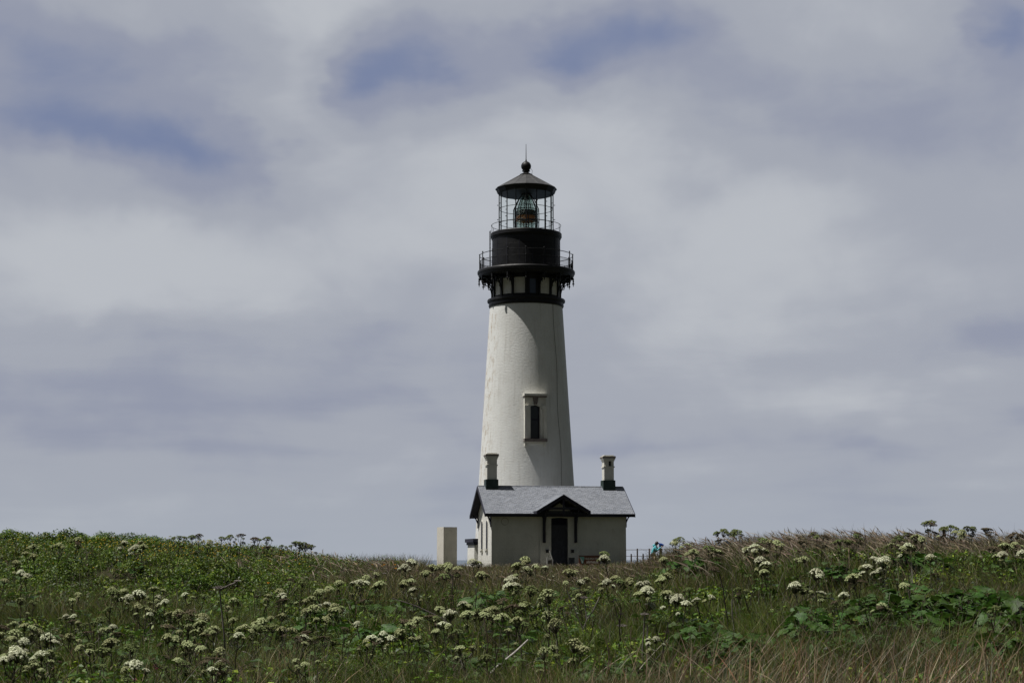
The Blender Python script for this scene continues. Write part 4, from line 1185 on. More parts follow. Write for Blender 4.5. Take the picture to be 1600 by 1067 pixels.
def make_cover():
    # leafy mat on the left bank
    n = 2300
    X = rng.uniform(-23, -3.2, n); D = rng.uniform(41.5, 64, n); P = np.stack([X, D, ground_z(X, D)], 1)
    k = rng.uniform(0, 1, n) < left_bank(P) * np.clip(.55 + .75 * vnoise(X, D, .9, 33), .06, 1); P = P[k]; n = len(P)
    rad = rng.uniform(.2, .62, n); cnt = (rad * 400).astype(int)
    P[:, 2] += .04
    v, l, s_, c = leaf_cloud(P, rad, cnt, .038, LEAVES, [.36, .28, .16, .17, .03], .95)
    tag(link('ground_cover', fast_mesh('ground_cover', v, l, s_, MP['leaf'], c)), 'dense leafy green cover over the left bank', 'ground cover', kind='stuff')
    # low green herbs between the flowers
    n = 3200; P = scatter(n, 17, 48); X, D = P[:, 0], P[:, 1]
    k = vnoise(X, D, .8, 44) + .7 * np.exp(-((X + 2.3) / 2.6) ** 2 - ((D - 32) / 6) ** 2) + .6 * (X < -1.5) - .1 > rng.uniform(-.2, 1, n); P = P[k]; n = len(P)
    rad = rng.uniform(.16, .46, n); cnt = (rad * 300).astype(int); P[:, 2] += .12
    v, l, s_, c = leaf_cloud(P, rad, cnt, .05, LEAVES, [.38, .30, .20, .18, .03], .9, 5)
    tag(link('low_herbs', fast_mesh('low_herbs', v, l, s_, MP['leaf'], c)), 'low leafy herbs filling the meadow between the flowers', 'herbs', kind='stuff')
    # yellow flowers dotted on the left hill
    n = 330
    X = np.concatenate([rng.normal(-10.6, 2.6, n), rng.uniform(-18, -6, n // 2)]); D = np.concatenate([rng.normal(55.5, 2.2, n), rng.uniform(47, 60, n // 2)]); n = len(X)
    Z = ground_z(X, D) + rng.uniform(.34, .56, n); r_ = rng.uniform(.018, .034, n)
    V = np.zeros((n, 6, 3)); c = np.stack([X, D, Z], 1)
    for i, o in enumerate([(1, 0, .1), (0, 1, .1), (-1, 0, .1), (0, -1, .1), (0, 0, .6), (0, 0, -.5)]): V[:, i] = c + np.array(o) * r_[:, None]
    f = np.array([(0, 1, 4), (1, 2, 4), (2, 3, 4), (3, 0, 4), (1, 0, 5), (2, 1, 5), (3, 2, 5), (0, 3, 5)])
    L = ((np.arange(n) * 6)[:, None] + f.ravel()[None]).ravel()
    tag(link('yellow_flowers', fast_mesh('yellow_flowers', V.reshape(-1, 3), L, np.arange(n * 8) * 3, MP['yellow'])), 'tiny yellow flowers scattered over the left hill', 'wildflowers', kind='stuff')

ORD = ['nearest', 'second nearest', 'third nearest', 'fourth nearest', 'fifth nearest', 'sixth nearest', 'seventh nearest', 'eighth nearest', 'ninth nearest', 'tenth nearest', 'eleventh nearest', 'twelfth nearest', 'thirteenth nearest', 'fourteenth nearest', 'fifteenth nearest', 'sixteenth nearest', 'seventeenth nearest', 'eighteenth nearest']
def xzone(px):
    for lim, s_ in ((105, 'by far left edge'), (205, 'well left of tall stalk'), (325, 'just left of tall stalk'), (430, 'just right of tall stalk'), (560, 'left of concrete block'),
                    (672, 'around concrete block'), (765, 'under gable windows'), (855, 'under left front wall'), (930, 'under the cottage door'), (1005, 'under right chimney'),
                    (1125, 'under the person'), (1250, 'left of leafy thicket'), (1350, 'above leafy thicket'), (1450, 'right beyond leafy thicket'), (9999, 'by far right edge')):
        if px < lim: return s_
def project(p):
    y = p[1] * math.cos(PITCH) + p[2] * math.sin(PITCH); v = -p[1] * math.sin(PITCH) + p[2] * math.cos(PITCH)
    return 800 + F * p[0] / y, 533.5 - F * v / y
def band(D): return 'in front' if D < 22 else 'on low slope' if D < 30 else 'on middle slope' if D < 38 else 'on upper slope' if D < 46 else 'on crest'
PENDING = {}
def later(o, what, D, px): PENDING.setdefault((what, band(D), xzone(px)), []).append((D, px, o))
def name_all():
    for (what, b, z), L in PENDING.items():
        L.sort(key=lambda t: t[0])
        for i, (D, px, o) in enumerate(L):
            o['label'] = (f'{what} {b} {z}' if len(L) == 1 else f'{ORD[min(i, 17)]} {what} {b} {z}')

def make_shrubs():
    """separate bushes showing on the left skyline and bank"""
    spots = [(12, 838, .62), (50, 834, .55), (85, 836, .75), (112, 839, .6), (140, 838, .5), (168, 840, .55), (200, 842, .5), (232, 845, .55), (28, 835, .7), (68, 833, .6), (98, 836, .5), (127, 838, .65), (155, 836, .45), (185, 839, .6), (215, 842, .45), (250, 846, .5), (270, 848, .42), (25, 858, .6), (60, 862, .6), (225, 880, .7), (285, 893, .75), (330, 882, .8), (375, 890, .8), (255, 868, .55), (420, 880, .7), (160, 905, .6), (110, 885, .6), (60, 900, .55), (305, 905, .6), (185, 862, .5)]
    protos = []
    for k in range(4):
        r = np.random.default_rng(60 + k); n = 9
        c = np.stack([r.normal(0, .34, n), r.normal(0, .30, n), r.uniform(.10, .42, n)], 1); rad = r.uniform(.16, .30, n)
        v, l, s_, col = leaf_cloud(c, rad, (rad * 700).astype(int), .036, [LEAVES[1], LEAVES[0], LEAVES[3], LEAVES[2]], [.30, .34, .18, .28], .95, 70 + k)
        fm = fast_mesh('foliage', v, l, s_, MP['leaf'], col)
        mb = MB()
        for q in c: mb.tube([(q[0] * .15, q[1] * .15, -.1), (q[0] * .6, q[1] * .6, q[2] * .5), tuple(q)], [.014, .01, .005], 5)
        protos.append((fm, mb.mesh('stems', MP['darkstem'])))
    for i, (px, py, s_) in enumerate(spots):
        D, p = seat(px, py, .45 * s_ + .1, 44, 61)
        o = thing('shrub', '', 'shrub', (p[0], p[1], p[2] - .03), rng.uniform(0, 6.3), 'shrubs on the left bank'); o.scale = (s_ * (1.75 if py < 850 else 1.35),) * 3
        fm, smm = protos[i % 4]; link('foliage', fm, o); link('stems', smm, o)
        later(o, 'dense dark green shrub', p[1], px)

def seat(px, py, h, d0=17.5, d1=60.0):
    """nearest place on the ground where something h tall has its top on this sight line; on a skyline it stands on the crest"""
    best = None
    for D in np.arange(d0, d1, .1):
        q = at(px, py, D); e = q.z - gz(q.x, D)
        if e <= h: return D, Vector((q.x, D, gz(q.x, D)))
        if best is None or e < best[0]: best = (e, D, q.x)
    e, D, x = best
    return D, Vector((x, D, gz(x, D)))

def umbel_mesh(name, kind, Rr, M_, dome, ur, seed, rays=True):
    """flat-domed flower head: many small rounded clusters on rays; hub at the origin"""
    r = random.Random(seed); mb = MB(); hub = Vector((0, 0, -Rr * .75))
    ico = [(0, 0, 1)] + [(math.cos(a) * .9, math.sin(a) * .9, .35) for a in np.linspace(0, 2 * math.pi, 7)[:-1]] + [(math.cos(a + .5) * .75, math.sin(a + .5) * .75, -.35) for a in np.linspace(0, 2 * math.pi, 7)[:-1]]
    lob = [r.uniform(0, 6.28) for _ in range(3)]; gap = r.uniform(0, 6.28)
    for i in range(M_):
        q = math.sqrt((i + .5) / M_); a = i * 2.39996 + r.uniform(-.25, .25); rr = Rr * (q * .93 + r.uniform(-.06, .06)) * (1 + .09 * math.sin(2 * a + lob[0]) + .07 * math.sin(3 * a + lob[1]))
        if r.random() < .03 or (q > .75 and math.cos(a - gap) > .95): continue
        c = Vector((rr * math.cos(a), rr * math.sin(a), dome * Rr * (1 - q ** 2.3) + r.uniform(-.07, .07) * Rr))
        nrm = Vector((c.x * .8, c.y * .8, Rr * .9)).normalized(); rot = nrm.to_track_quat('Z', 'Y').to_matrix()
        u = ur * Rr * r.uniform(.75, 1.2)
        # a knob of florets, lumpy rather than smooth
        vs = []
        for (x, y, z) in ico:
            k = r.uniform(.72, 1.25); vs.append(c + rot @ (Vector((x * u * k, y * u * k, z * u * .62 * k))))
        fs = [(0, 1 + j, 1 + (j + 1) % 6) for j in range(6)]
        for j in range(6): fs += [(1 + j, 7 + j, 1 + (j + 1) % 6), (7 + j, 7 + (j + 1) % 6, 1 + (j + 1) % 6)]
        fs.append(tuple(range(12, 6, -1)))
        mb.add(vs, fs)
        for _ in range(9):                      # loose florets on top
            d = Vector((r.gauss(0, .5), r.gauss(0, .5), r.uniform(.3, 1))).normalized(); p = c + rot @ Vector((d.x * u * 1.05, d.y * u * 1.05, d.z * u * .72)); w = u * .26
            t1 = d.orthogonal().normalized() * w; t2 = d.cross(t1).normalized() * w
            mb.add([p - t1, p - t2, p + t1, p + t2], [(0, 1, 2, 3)])
        if rays: mb.tube([hub, (hub * .45 + c * .55) + Vector((c.x * .08, c.y * .08, -.02 * Rr)), c], .022 * Rr, 4, mi=1)
    return mb.mesh(name, [MP[kind], MP['stem']], smooth=False)

def lobed_leaf(mb, base, direc, size, seed, droop=.35, mi=0):
    """broad leaf with lobed, folded blade on a short stalk"""
    r = random.Random(seed); d = Vector(direc).normalized(); sd_ = d.cross(Vector((0, 0, 1)))
    if sd_.length < .1: sd_ = Vector((1, 0, 0))
    sd_.normalize(); up = sd_.cross(d).normalized(); roll = r.uniform(-.5, .5)
    sd_, up = sd_ * math.cos(roll) + up * math.sin(roll), up * math.cos(roll) - sd_ * math.sin(roll)
    n = 9; rows = []
    for i in range(n):
        t = i / (n - 1); wid = .48 * math.sin(math.pi * min(1, t * 1.02 + .06)) ** .75 * (1 + .28 * math.cos(t * math.pi * 5)) if i < n - 1 else .01
        cen = Vector(base) + d * size * t - Vector((0, 0, 1)) * size * droop * t * t
        row = []
        for s_ in (-1, -.5, 0, .5, 1):
            row.append(cen + sd_ * wid * size * s_ * 1.05 + up * size * (.13 * abs(s_) ** 1.4 - .05 * s_ * s_ * s_ * s_ + .03 * math.sin(t * 15 + s_ * 4 + seed)))
        rows.append(row)
    vs = [p for row in rows for p in row]; fs = []
    for i in range(n - 1):
        for j in range(4): fs.append((i * 5 + j, i * 5 + j + 1, i * 5 + j + 6, i * 5 + j + 5))
    mb.add(vs, fs, mi)

UM = {}
for kd, specs in {'w': [(32, .55, .245), (30, .68, .245), (26, .46, .26), (36, .6, .225)], 'c': [(32, .52, .235), (36, .70, .22), (28, .44, .25), (30, .80, .235)], 'g': [(28, .48, .21), (32, .36, .19), (24, .55, .21)], 'b': [(26, .26, .20), (30, .14, .17), (20, .36, .19)], 'o': [(46, .8, .13), (40, .9, .14)]}.items():
    UM[kd] = [umbel_mesh('umbel', {'o': 'c'}.get(kd, kd), 1.0, m_, dm, ur, 17 * i + ord(kd)) for i, (m_, dm, ur) in enumerate(specs)]

def stem_proto(k):
    """stem one unit tall with side branches; returns mesh, branch tips, leaf mesh"""
    r = random.Random(500 + k); mb = MB(); pts = []; x = y = 0; lx, ly = r.uniform(-.30, .30), r.uniform(-.2, .2)
    for i in range(7):
        t = i / 6; pts.append(Vector((lx * t ** 1.5 + r.uniform(-.022, .022), ly * t ** 1.5 + r.uniform(-.022, .022), -.12 + 1.12 * t)))
    pts[-1].x, pts[-1].y = lx, ly
    mb.tube(pts, [.018, .017, .015, .014, .012, .010, .008], 6); tips = [(pts[-1], 1.0, (lx, ly, 1))]
    for i in range([1, 2, 3, 4, 3, 2, 5, 4][k]):
        st = pts[r.choice([3, 4, 4, 5])]; a = r.uniform(0, 2 * math.pi); ln = r.uniform(.24, .40)
        e = st + Vector((math.cos(a) * ln * .62, math.sin(a) * ln * .62, min(ln * .85, 1.0 - st.z - .03)))
        m_ = st * .5 + e * .5 + Vector((math.cos(a), math.sin(a), -.3)) * ln * .10
        mb.tube([st, m_, e], [.011, .009, .007], 5); tips.append((e, r.uniform(.38, .78), (math.cos(a) * .4, math.sin(a) * .4, 1)))
    lf = MB()
    for i in range(r.choice([5, 6, 7])):
        a = r.uniform(0, 2 * math.pi); st = pts[r.choice([1, 2, 2, 3])]; d = Vector((math.cos(a), math.sin(a), r.uniform(.1, .7)))
        e = st + d * r.uniform(.10, .24); mb.tube([st, st * .5 + e * .5 + Vector((0, 0, .02)), e], [.008, .007, .006], 5)
        lobed_leaf(lf, e, d, r.uniform(.22, .38), 90 * k + i, .5)
    return mb.mesh('stem', MP['stem']), tips, lf.mesh('leaves', MP['pleaf'])

KIND = {'w': 'white headed cow parsnip', 'c': 'cream headed cow parsnip', 'g': 'green headed cow parsnip', 'b': 'brown seeding cow parsnip', 'o': 'open headed cow parsnip'}
# (x, y, kind, head radius factor, height) of the main heads, read off the photograph's meadow
A_ = [(210,160,'c',.8),(370,150,'c',.8),(490,125,'c',.9),(780,135,'w',.8),(845,165,'w',.9),(895,160,'c',.8),(165,345,'w',1),(130,325,'w',.8),(100,260,'c',.8),(160,200,'c',.8),(100,285,'c',.8),(700,440,'c',1),(770,440,'c',1),(805,485,'w',1),(870,470,'w',1.2),(960,425,'c',1),(990,475,'w',.7),(860,550,'c',.9),(910,548,'c',.8),(935,585,'w',.8),(1115,590,'c',1.15),(490,465,'c',.8),(450,490,'c',.7),(410,600,'w',.8),(460,595,'w',.8),(150,665,'c',1.1),(90,640,'c',.8),(705,665,'w',1),(245,700,'c',1.15),(95,715,'c',1.15),(430,735,'c',1.1),(290,750,'w',1.5),(150,765,'w',1.3),(690,770,'c',1.2),(500,790,'c',1),(820,800,'g',1.4),(640,830,'g',1.6),(100,815,'w',1.6),(110,855,'w',1.7),(255,850,'w',1.7),(560,820,'c',1),(845,910,'w',1.5),(1045,740,'c',1.2),(1175,785,'c',1.2),(1255,800,'c',1),(1375,825,'c',1.2),(1110,875,'c',1.1),(1325,940,'w',1.1),(1180,670,'o',1),(1255,645,'c',1.1),(1270,615,'c',1.4),(1340,680,'c',1.2),(1530,675,'c',1),(1490,720,'w',.9),(1460,510,'c',.9),(1280,470,'g',.9),(1155,465,'w',.8),(1425,545,'c',.6),(1455,620,'c',.8),(1190,575,'b',1.2),(1050,660,'b',1.2),(545,700,'b',1.2),(450,625,'b',1),(735,705,'b',1),(20,670,'b',1.3),(630,615,'g',1),(590,640,'g',1),(220,650,'c',.7),(485,635,'c',.7),(1380,885,'b',1.5),(30,375,'c',.8),(1350,690,'b',1),(1125,100,'g',.8),(1195,97,'g',.7),(1385,105,'g',.7),(1440,100,'g',.7),(1510,85,'b',.8),(1590,110,'b',.8),(1245,92,'b',.8),(1310,125,'c',.6),(130,505,'c',1),(210,508,'g',.9),(210,225,'c',.8),(880,128,'c',.6)]
B_ = [(970,260,'w',1),(930,295,'w',1),(1350,262,'w',1),(1195,285,'c',1.1),(1105,295,'c',1.1),(1060,330,'c',1.1),(750,340,'c',1),(690,360,'c',.9),(605,390,'w',.8),(640,385,'w',.8),(775,400,'c',1.1),(520,390,'c',1),(460,430,'c',1.1),(400,450,'c',1),(215,370,'b',.9),(290,385,'g',1.1),(490,545,'c',1.1),(370,560,'c',1.2),(440,620,'c',1),(165,605,'c',1.1),(35,650,'c',1.1),(30,680,'g',1.3),(110,675,'g',1.6),(720,735,'w',1.2),(795,715,'w',1),(840,735,'w',.9),(905,720,'c',1.2),(1010,625,'c',1.1),(1125,635,'c',1.1),(1170,655,'w',1.3),(1210,590,'w',1.2),(1320,595,'c',1.3),(1295,530,'w',.9),(1480,555,'c',1.3),(1450,590,'c',1.2),(1385,570,'g',1.2),(1540,505,'b',1.3),(1545,610,'c',1.3),(1440,860,'g',1.4),(1410,345,'c',1),(1580,375,'w',.9),(920,400,'c',.9),(970,380,'c',1),(1090,605,'b',1.3),(630,635,'w',.7),(150,440,'c',.9),(75,470,'c',.8),(1260,298,'c',.8),(1180,350,'g',1),(415,735,'b',1.2),(260,740,'b',1.2),(305,710,'b',1.2),(930,630,'b',1.4),(160,690,'c',1.1),(70,160,'b',.8),(65,108,'g',.9),(160,155,'g',.7),(250,140,'g',.9),(300,150,'g',.9),(345,162,'g',.8),(10,110,'b',.8)]
C_ = [(30,285,'c',1.2),(85,250,'c',1),(90,300,'w',.8),(145,280,'w',.8),(355,330,'c',1.3),(430,385,'w',.8),(465,370,'c',.9),(640,355,'c',1),(590,382,'w',.9),(735,385,'c',1),(805,402,'w',1.1),(665,380,'g',1),(845,455,'w',1.5),(935,370,'c',1.1),(975,345,'c',1.1),(975,460,'c',1.2),(985,490,'w',1),(1040,495,'w',1.2),(1085,515,'w',.9),(575,205,'g',1.2),(575,238,'w',1.1),(225,490,'o',1.85),(120,445,'g',1.7),(20,420,'w',1.6),(30,640,'c',1.6),(270,670,'o',1.7),(390,800,'o',1.8),(200,840,'o',1.3),(900,743,'w',.8),(945,240,'c',1),(1020,135,'w',.9),(1050,115,'g',1),(1130,190,'c',1),(1280,195,'c',1),(1095,150,'c',.8),(1325,75,'g',1.1),(1405,70,'g',1),(1510,165,'w',1),(1460,185,'w',1),(1550,190,'w',1),(1550,255,'w',1.2),(1590,285,'w',1.2),(1575,320,'c',1),(1570,130,'g',1.2),(1230,175,'g',1.1),(-5,370,'w',1.2),(150,575,'g',1.2),(80,540,'g',1.5),(10,545,'b',1.3)]
D_ = [(10,140,'c',1),(55,145,'c',1),(185,245,'c',.9),(230,240,'c',.8),(305,345,'w',1.6),(530,365,'c',1.3),(165,425,'w',1.6),(335,450,'w',1),(475,470,'w',1.1),(665,238,'w',1),(745,237,'w',.8),(720,265,'w',1.7),(620,290,'w',1),(705,315,'w',1.1),(1015,237,'w',1.2),(875,165,'w',1),(925,110,'c',1.1),(875,80,'b',.9),(560,90,'b',1.1),(510,130,'g',1),(345,95,'b',.9),(290,75,'b',.8),(205,130,'b',.8),(850,405,'c',1),(1015,15,'g',1.3),(1100,55,'c',.8),(1140,45,'g',1),(1250,50,'g',1.2),(1365,55,'b',1.3),(1560,90,'b',1.3),(1480,160,'c',1.1),(1545,150,'c',1.1),(1465,215,'w',.9),(1410,170,'b',1),(1215,72,'c',.9),(1390,70,'b',.7),(130,105,'b',.5),(450,130,'g',1),(960,120,'c',.9),(1585,205,'w',.9),(770,150,'c',.8),(820,105,'g',.8)]

def make_parsnips():
    protos = [stem_proto(k) for k in range(8)]
    spots = []
    for L, ox in ((A_, 0), (B_, 400), (C_, 800), (D_, 1200)):
        for u, v, kd, f in L: spots.append((ox + u / 4, 817 + v / 4, kd, f))
    r = random.Random(91)
    for _ in range(70):                         # smaller and older heads between the main ones
        x = r.uniform(0, 820) if r.random() < .72 else r.uniform(820, 1590)
        y = r.uniform(925, 1050) if x < 820 else r.uniform(885, 960)
        spots.append((x, y, r.choice('bbgggcccw'), r.uniform(.6, 1.05)))
    for i, (px, py, kd, f) in enumerate(spots):
        h = random.uniform(.62, .86)
        if kd == 'o': h = .95
        if py > 1000: h = min(h, .72)
        D, p = seat(px, py, h)
        top = at(px, py, D); h = max(.3, min(1.6, top.z - p.z))
        k = random.choice([0, 1, 1, 2, 5, 3]) if py > 866 else random.choice([2, 3, 4, 6, 7, 1])
        if kd == 'o': k = 2
        sm_, tips, lm = protos[k]
        rz = random.uniform(0, 6.28)
        t0 = tips[0][0]; off = Matrix.Rotation(rz, 3, 'Z') @ Vector((t0.x, t0.y, 0)) * h
        D2 = p.y - off.y * 0
        x, y = p.x - off.x, p.y - off.y
        o = thing('cow_parsnip', '', 'cow parsnip', (x, y, p.z), rz, 'cow parsnips flowering across the meadow'); o.scale = (h, h, h)
        link('stem', sm_, o)
        if D < 44 or k in (2, 3): link('leaves', lm, o)
        rad = min(.17, max(.045, 8.6 * f * random.uniform(.85, 1.12) * D / F))
        for j, (tp, sc_, dr) in enumerate(tips):
            kk = kd if j == 0 else random.choice([kd, kd, 'c' if kd in 'wo' else kd, 'g' if kd in 'cgb' else 'c', 'b' if kd in 'cg' else 'g'])
            u = link('umbel', random.choice(UM[kk]), o)
            q = rad * sc_ / h
            u.location = tp + Vector((0, 0, q * .72 if j else q * .4)); u.scale = (q * random.uniform(.85, 1.1), q * random.uniform(.85, 1.1), q * random.uniform(.75, 1.15))
            e = Vector((dr[0] + random.uniform(-.26, .26), dr[1] + random.uniform(-.26, .26), 1)).to_track_quat('Z', 'Y').to_euler(); u.rotation_euler = e
        later(o, KIND[kd], D, px)

def make_thicket():
    """broad glossy leaves: the thicket on the right and the darker clumps in the hollow"""
    protos = []
    for k in range(6):
        r = random.Random(800 + k); lf = MB(); st = MB()
        for i in range(15 + k):
            a = i * 2.4 + r.uniform(-.4, .4); t = (i + .5) / 20; ln = r.uniform(.14, .40); e = Vector((math.cos(a) * ln, math.sin(a) * ln, .64 - 1.0 * ln + r.uniform(-.16, .14)))
            st.tube([(0, 0, -.1), e * .55 + Vector((0, 0, .08)), e], [.012, .010, .007], 5)
            lobed_leaf(lf, e, (math.cos(a + r.uniform(-.6, .6)), math.sin(a + r.uniform(-.6, .6)), r.uniform(-.5, .8)), r.uniform(.15, .30), 31 * k + i, r.uniform(.2, .7))
        protos.append((lf.mesh('leaves', MP['broad']), st.mesh('stalks', MP['stem'])))
    spots = []
    def patch(n, x0, x1, y0, y1, s0, s1, r=random.Random(3)):
        for i in range(n): spots.append((r.uniform(x0, x1), r.uniform(y0, y1), r.uniform(s0, s1)))
    patch(22, 1345, 1600, 915, 940, .85, 1.15); patch(26, 1255, 1600, 938, 975, .8, 1.1); patch(24, 1195, 1590, 966, 1004, .7, 1.0)
    patch(9, 1050, 1200, 965, 1000, .7, 1.0); patch(4, 1062, 1112, 870, 892, .9, 1.2); patch(4, 1440, 1480, 862, 880, .9, 1.2); patch(3, 1285, 1330, 868, 890, .8, 1.1); patch(2, 1390, 1420, 858, 875, .8, 1)
    patch(14, 525, 630, 940, 985, .7, 1.05); patch(8, 460, 540, 950, 985, .6, .85); patch(4, 740, 785, 917, 935, .8, 1.0); patch(5, 680, 770, 930, 955, .5, .7); patch(6, 195, 270, 985, 1040, .5, .7); patch(4, 395, 450, 960, 1000, .5, .7); patch(11, 915, 1020, 1022, 1060, .6, .85); patch(7, 1055, 1190, 985, 1012, .8, 1.05); patch(6, 700, 800, 1025, 1060, .5, .75); patch(3, 300, 400, 935, 975, .5, .7)
    for i, (px, py, s_) in enumerate(spots):
        D, p = seat(px, py, .58 * s_)
        o = thing('broad_leaved_plant', '', 'leafy plant', (p.x, p.y, p.z), random.uniform(0, 6.28), 'broad leaved plants'); o.scale = (s_, s_, s_)
        CLEAR.append((p.x, p.y, .42 * s_)); lf, st = protos[i % 6]; link('leaves', lf, o); link('stalks', st, o)
        later(o, 'glossy broad leaved plant', D, px)

def make_dead():
    """bare dead stalks, each with its own shape: (name, label, points in photo px, radii, material, head?)"""
    def stalk(label, pts, rad, material, head=None, forks=(), D=None, lean=0.0):
        bx, by = pts[0]
        if D is None: D, p = seat(bx, by, .10, 17.5, 45)
        else: p = at(bx, by, D)
        gp = gz(p.x, D)
        o = thing('dead_stalk', label, 'dead stalk', (p.x, D, gp), 0, 'bare dead stalks')
        def loc(q, k): w = at(q[0], q[1], D + lean * k); return (w.x - p.x, w.y - D, w.z - gp)
        P_ = [loc(q, i / max(1, len(pts) - 1)) for i, q in enumerate(pts)]
        P_ = [(P_[0][0], P_[0][1], min(P_[0][2], -.05))] + P_
        n = len(P_); MB().tube(P_, [1.0 * rad * (1 - .45 * i / (n - 1)) for i in range(n)], 7).build('stem', MP[material], o)
        for f in forks: 
            Q = [loc(q, 1) for q in f]; MB().tube(Q, [rad * .75 * (1 - .3 * i / len(Q)) for i in range(len(Q))], 6).build('branch', MP[material], o)
        for hpos, hr in (head or []):
            c = Vector(loc(hpos, 1)); mb = MB()
            for i in range(26):
                a = i * 2.4; q = math.sqrt((i + .5) / 26); e = c + Vector((math.cos(a) * q * hr, math.sin(a) * q * hr, hr * (.30 * (1 - q) + .12)))
                mb.tube([c, c * .5 + e * .5 + Vector((0, 0, -.1 * hr * q)), e], .0045, 4); mb.ball(tuple(e), .007, n=5, m=4)
            mb.build('seed_rays', MP[material], o)
    k = lambda *a: list(a)
    stalk('tall straight dead stalk topped by a wide dry seed umbrella', k((345, 1066), (351, 1030), (351, 1000), (347, 960), (343, 920)), .019, 'deadstem', [((343, 919), .11), ((371, 908), .05)], [k((344, 922), (358, 914), (371, 909))])
    stalk('forked grey dead stalk with three bare arms under the cottage door', k((910, 1012), (910.5, 995), (911, 983)), .016, 'deadstem', [((913, 934), .08)], [k((911, 983), (899, 955), (886, 922)), k((911, 983), (917, 968), (915, 952), (913, 935)), k((917, 968), (928, 952), (937, 932))])
    stalk('twin dark dead stalk with a wispy grey head under the right chimney', k((1004, 1052), (1004, 1010), (1006, 985), (1007, 962)), .017, 'deadstem', [((1007, 960), .075)], [k((1012, 1050), (1011, 1010), (1012, 975))])
    stalk('thin dark crooked dead stalk leaning left in the green grass', k((1138, 998), (1137, 970), (1133, 945), (1130, 920), (1124, 896)), .017, 'darkstem', [((1123, 893), .03)])
    stalk('grey stump like dead stalk without head left of the thicket', k((1151, 1005), (1148, 985), (1144, 962), (1144, 936)), .018, 'deadstem')
    stalk('short blackened dead stalk beside the taller crooked one', k((1118, 990), (1116, 975), (1109, 955)), .014, 'darkstem')
    stalk('pale bleached stick leaning right in the front grass', k((752, 1066), (780, 1038), (805, 1018), (825, 999)), .021, 'palestem', lean=.5)
    stalk('long dark fallen stalk slanting across the middle meadow', k((742, 1010), (715, 985), (690, 965), (650, 946), (612, 934)), .016, 'darkstem', lean=3.0)
    stalk('pale forked twig at the bottom between straw stems', k((734, 1066), (727, 1050), (719, 1030), (716, 1028)), .010, 'palestem')
    stalk('curved pale dead stalk right of the tall dead stalk', k((402, 1060), (400, 1042), (394, 1026), (386, 1019), (378, 1017)), .011, 'palestem')
    stalk('grey leaning dead stalk right behind the tall umbrella stalk', k((326, 1066), (318, 1050), (311, 1035), (306, 1020)), .012, 'deadstem')
    stalk('thick brown dead stalk rising left of the tall umbrella stalk', k((298, 1066), (294, 1050), (290, 1035), (289, 1021)), .016, 'deadstem')
    stalk('dry branching dead stalk with grey fluff below the concrete block', k((616, 936), (612, 920), (607, 905), (603, 897)), .014, 'deadstem', [((601, 896), .06)])
    stalk('drooping dry dead stalk with flattened umbrella below the right chimney', k((975, 1020), (972, 1000), (970, 982)), .012, 'deadstem', [((972, 978), .10)])

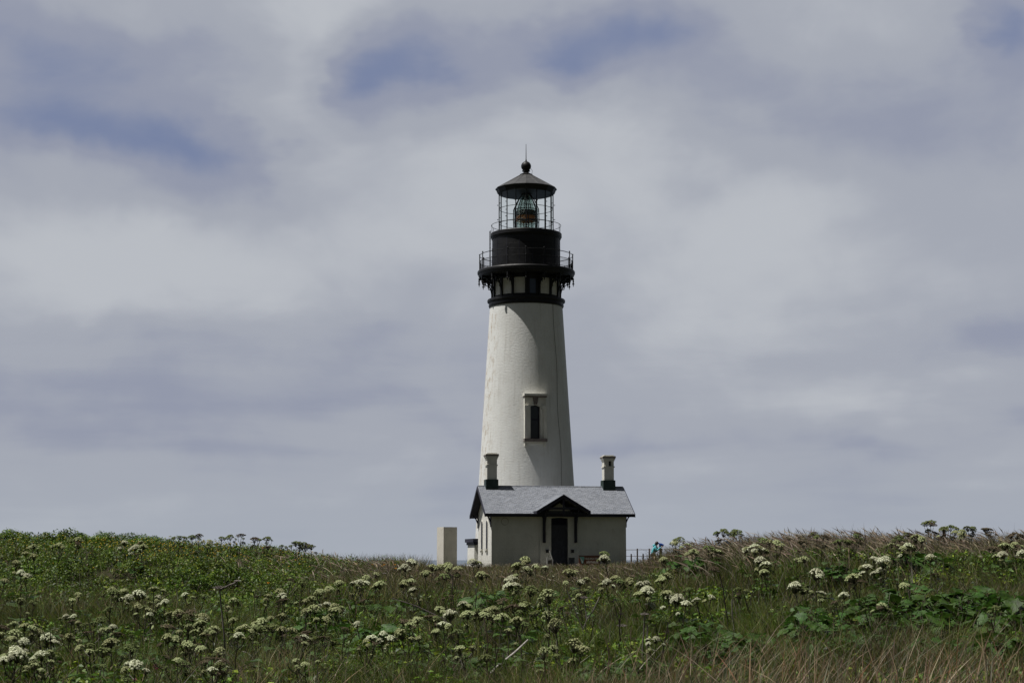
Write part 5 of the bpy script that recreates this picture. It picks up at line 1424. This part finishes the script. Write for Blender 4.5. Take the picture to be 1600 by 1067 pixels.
def make_bare_stems():
    protos = []
    for k in range(4):
        r = random.Random(300 + k); x = y = 0.0; pts = [Vector((0, 0, -.1))]
        for i in range(6):
            x += r.uniform(-.05, .05); y += r.uniform(-.04, .04); pts.append(Vector((x, y, .18 * (i + 1))))
        st = MB().tube(pts, [.016, .015, .014, .012, .011, .009, .006], 6).mesh('stem', MP['darkstem' if k % 2 else 'weedstem'])
        br = []
        for i in (3, 4)[:1 + k % 2]:
            a = r.uniform(0, 6.28); e = pts[i] + Vector((math.cos(a) * .16, math.sin(a) * .12, r.uniform(.2, .34)))
            b = MB(); b.tube([pts[i], pts[i] * .5 + e * .5 + Vector((math.cos(a) * .03, 0, -.03)), e], [.010, .008, .005], 5)
            for _ in range(7):
                q = Vector((r.gauss(0, .05), r.gauss(0, .05), r.uniform(.01, .07))); b.tube([e, e + q], .003, 4)
            br.append(b.mesh('branch', MP['darkstem' if k % 2 else 'weedstem']))
        protos.append((st, br))
    r = random.Random(17)
    spots = [(960, 955), (985, 968), (948, 1005), (1030, 985), (1062, 930), (740, 925), (768, 965), (702, 905), (660, 918), (1180, 925), (1240, 905), (1335, 895), (1420, 905), (860, 960), (830, 905), (1070, 885), (480, 955), (560, 930), (430, 985), (150, 965), (95, 1000), (1500, 930), (1555, 905), (770, 1010), (1015, 915)]
    for px, py in spots:
        D, p = seat(px, py, .85); k = r.randrange(4); st, br = protos[k]
        o = thing('bare_stem', '', 'bare stem', (p.x, p.y, p.z), r.uniform(0, 6.28), 'bare brown stems between the flowers'); q = r.uniform(.7, .95); o.scale = (q, q, q)
        o.rotation_euler = (r.uniform(-.16, .16), r.uniform(-.16, .16), r.uniform(0, 6.28))
        link('stem', st, o)
        for b in br: link('branch', b, o)
        later(o, 'thin bare ' + ('dark' if k % 2 else 'brown') + ' stem', D, px)

def make_poppies():
    pos = [(597, 886), (582, 884), (617, 884), (618, 890), (600, 884), (419, 913)]
    pet = MB()
    for i in range(4):
        a = i * math.pi / 2; c, s_ = math.cos(a), math.sin(a)
        pet.add([(0, 0, 0), (c * .03 - s_ * .022, s_ * .03 + c * .022, .028), (c * .044, s_ * .044, .034), (c * .03 + s_ * .022, s_ * .03 - c * .022, .028)], [(0, 1, 2, 3)])
    pm = pet.mesh('petals', MP['orange']); sm_ = MB().tube([(0, 0, -.40), (.02, 0, -.2), (0, 0, 0)], .005, 5).mesh('stem', MP['stem'])
    for px, py in pos:
        D, p = seat(px, py, .40); o = thing('orange_flower', '', 'orange flower', (p.x, p.y, p.z + .42), random.uniform(0, 6), 'orange flowers on the crest'); link('petals', pm, o); link('stem', sm_, o)
        later(o, 'small orange flower', D, px)
    th = MB(); r = random.Random(4)
    for i in range(60):
        d = Vector((r.gauss(0, 1), r.gauss(0, 1), abs(r.gauss(0, 1)) + .3)).normalized(); p = d * .03; t = d.orthogonal().normalized() * .004
        th.add([d * .01 - t, d * .01 + t, d * r.uniform(.03, .042)], [(0, 1, 2)])
    tm = th.mesh('petals', MP['pink'], smooth=False)
    for px, py in ((243, 1040), (245, 1046), (210, 1064), (241, 1043)):
        D, p = seat(px, py, .5); o = thing('pink_flower', '', 'pink flower', (p.x, p.y, p.z + .5), random.uniform(0, 6), 'pink flowers in the front grass'); link('petals', tm, o)
        s2 = link('stem', sm_, o); s2.scale = (1, 1, 1.25)
        later(o, 'small pink thistle flower', D, px)

make_thicket(); make_grass(); make_straw(); make_weeds(); make_seed_grass(); make_cover(); make_shrubs(); make_parsnips(); make_dead(); make_bare_stems(); make_poppies()
name_all()
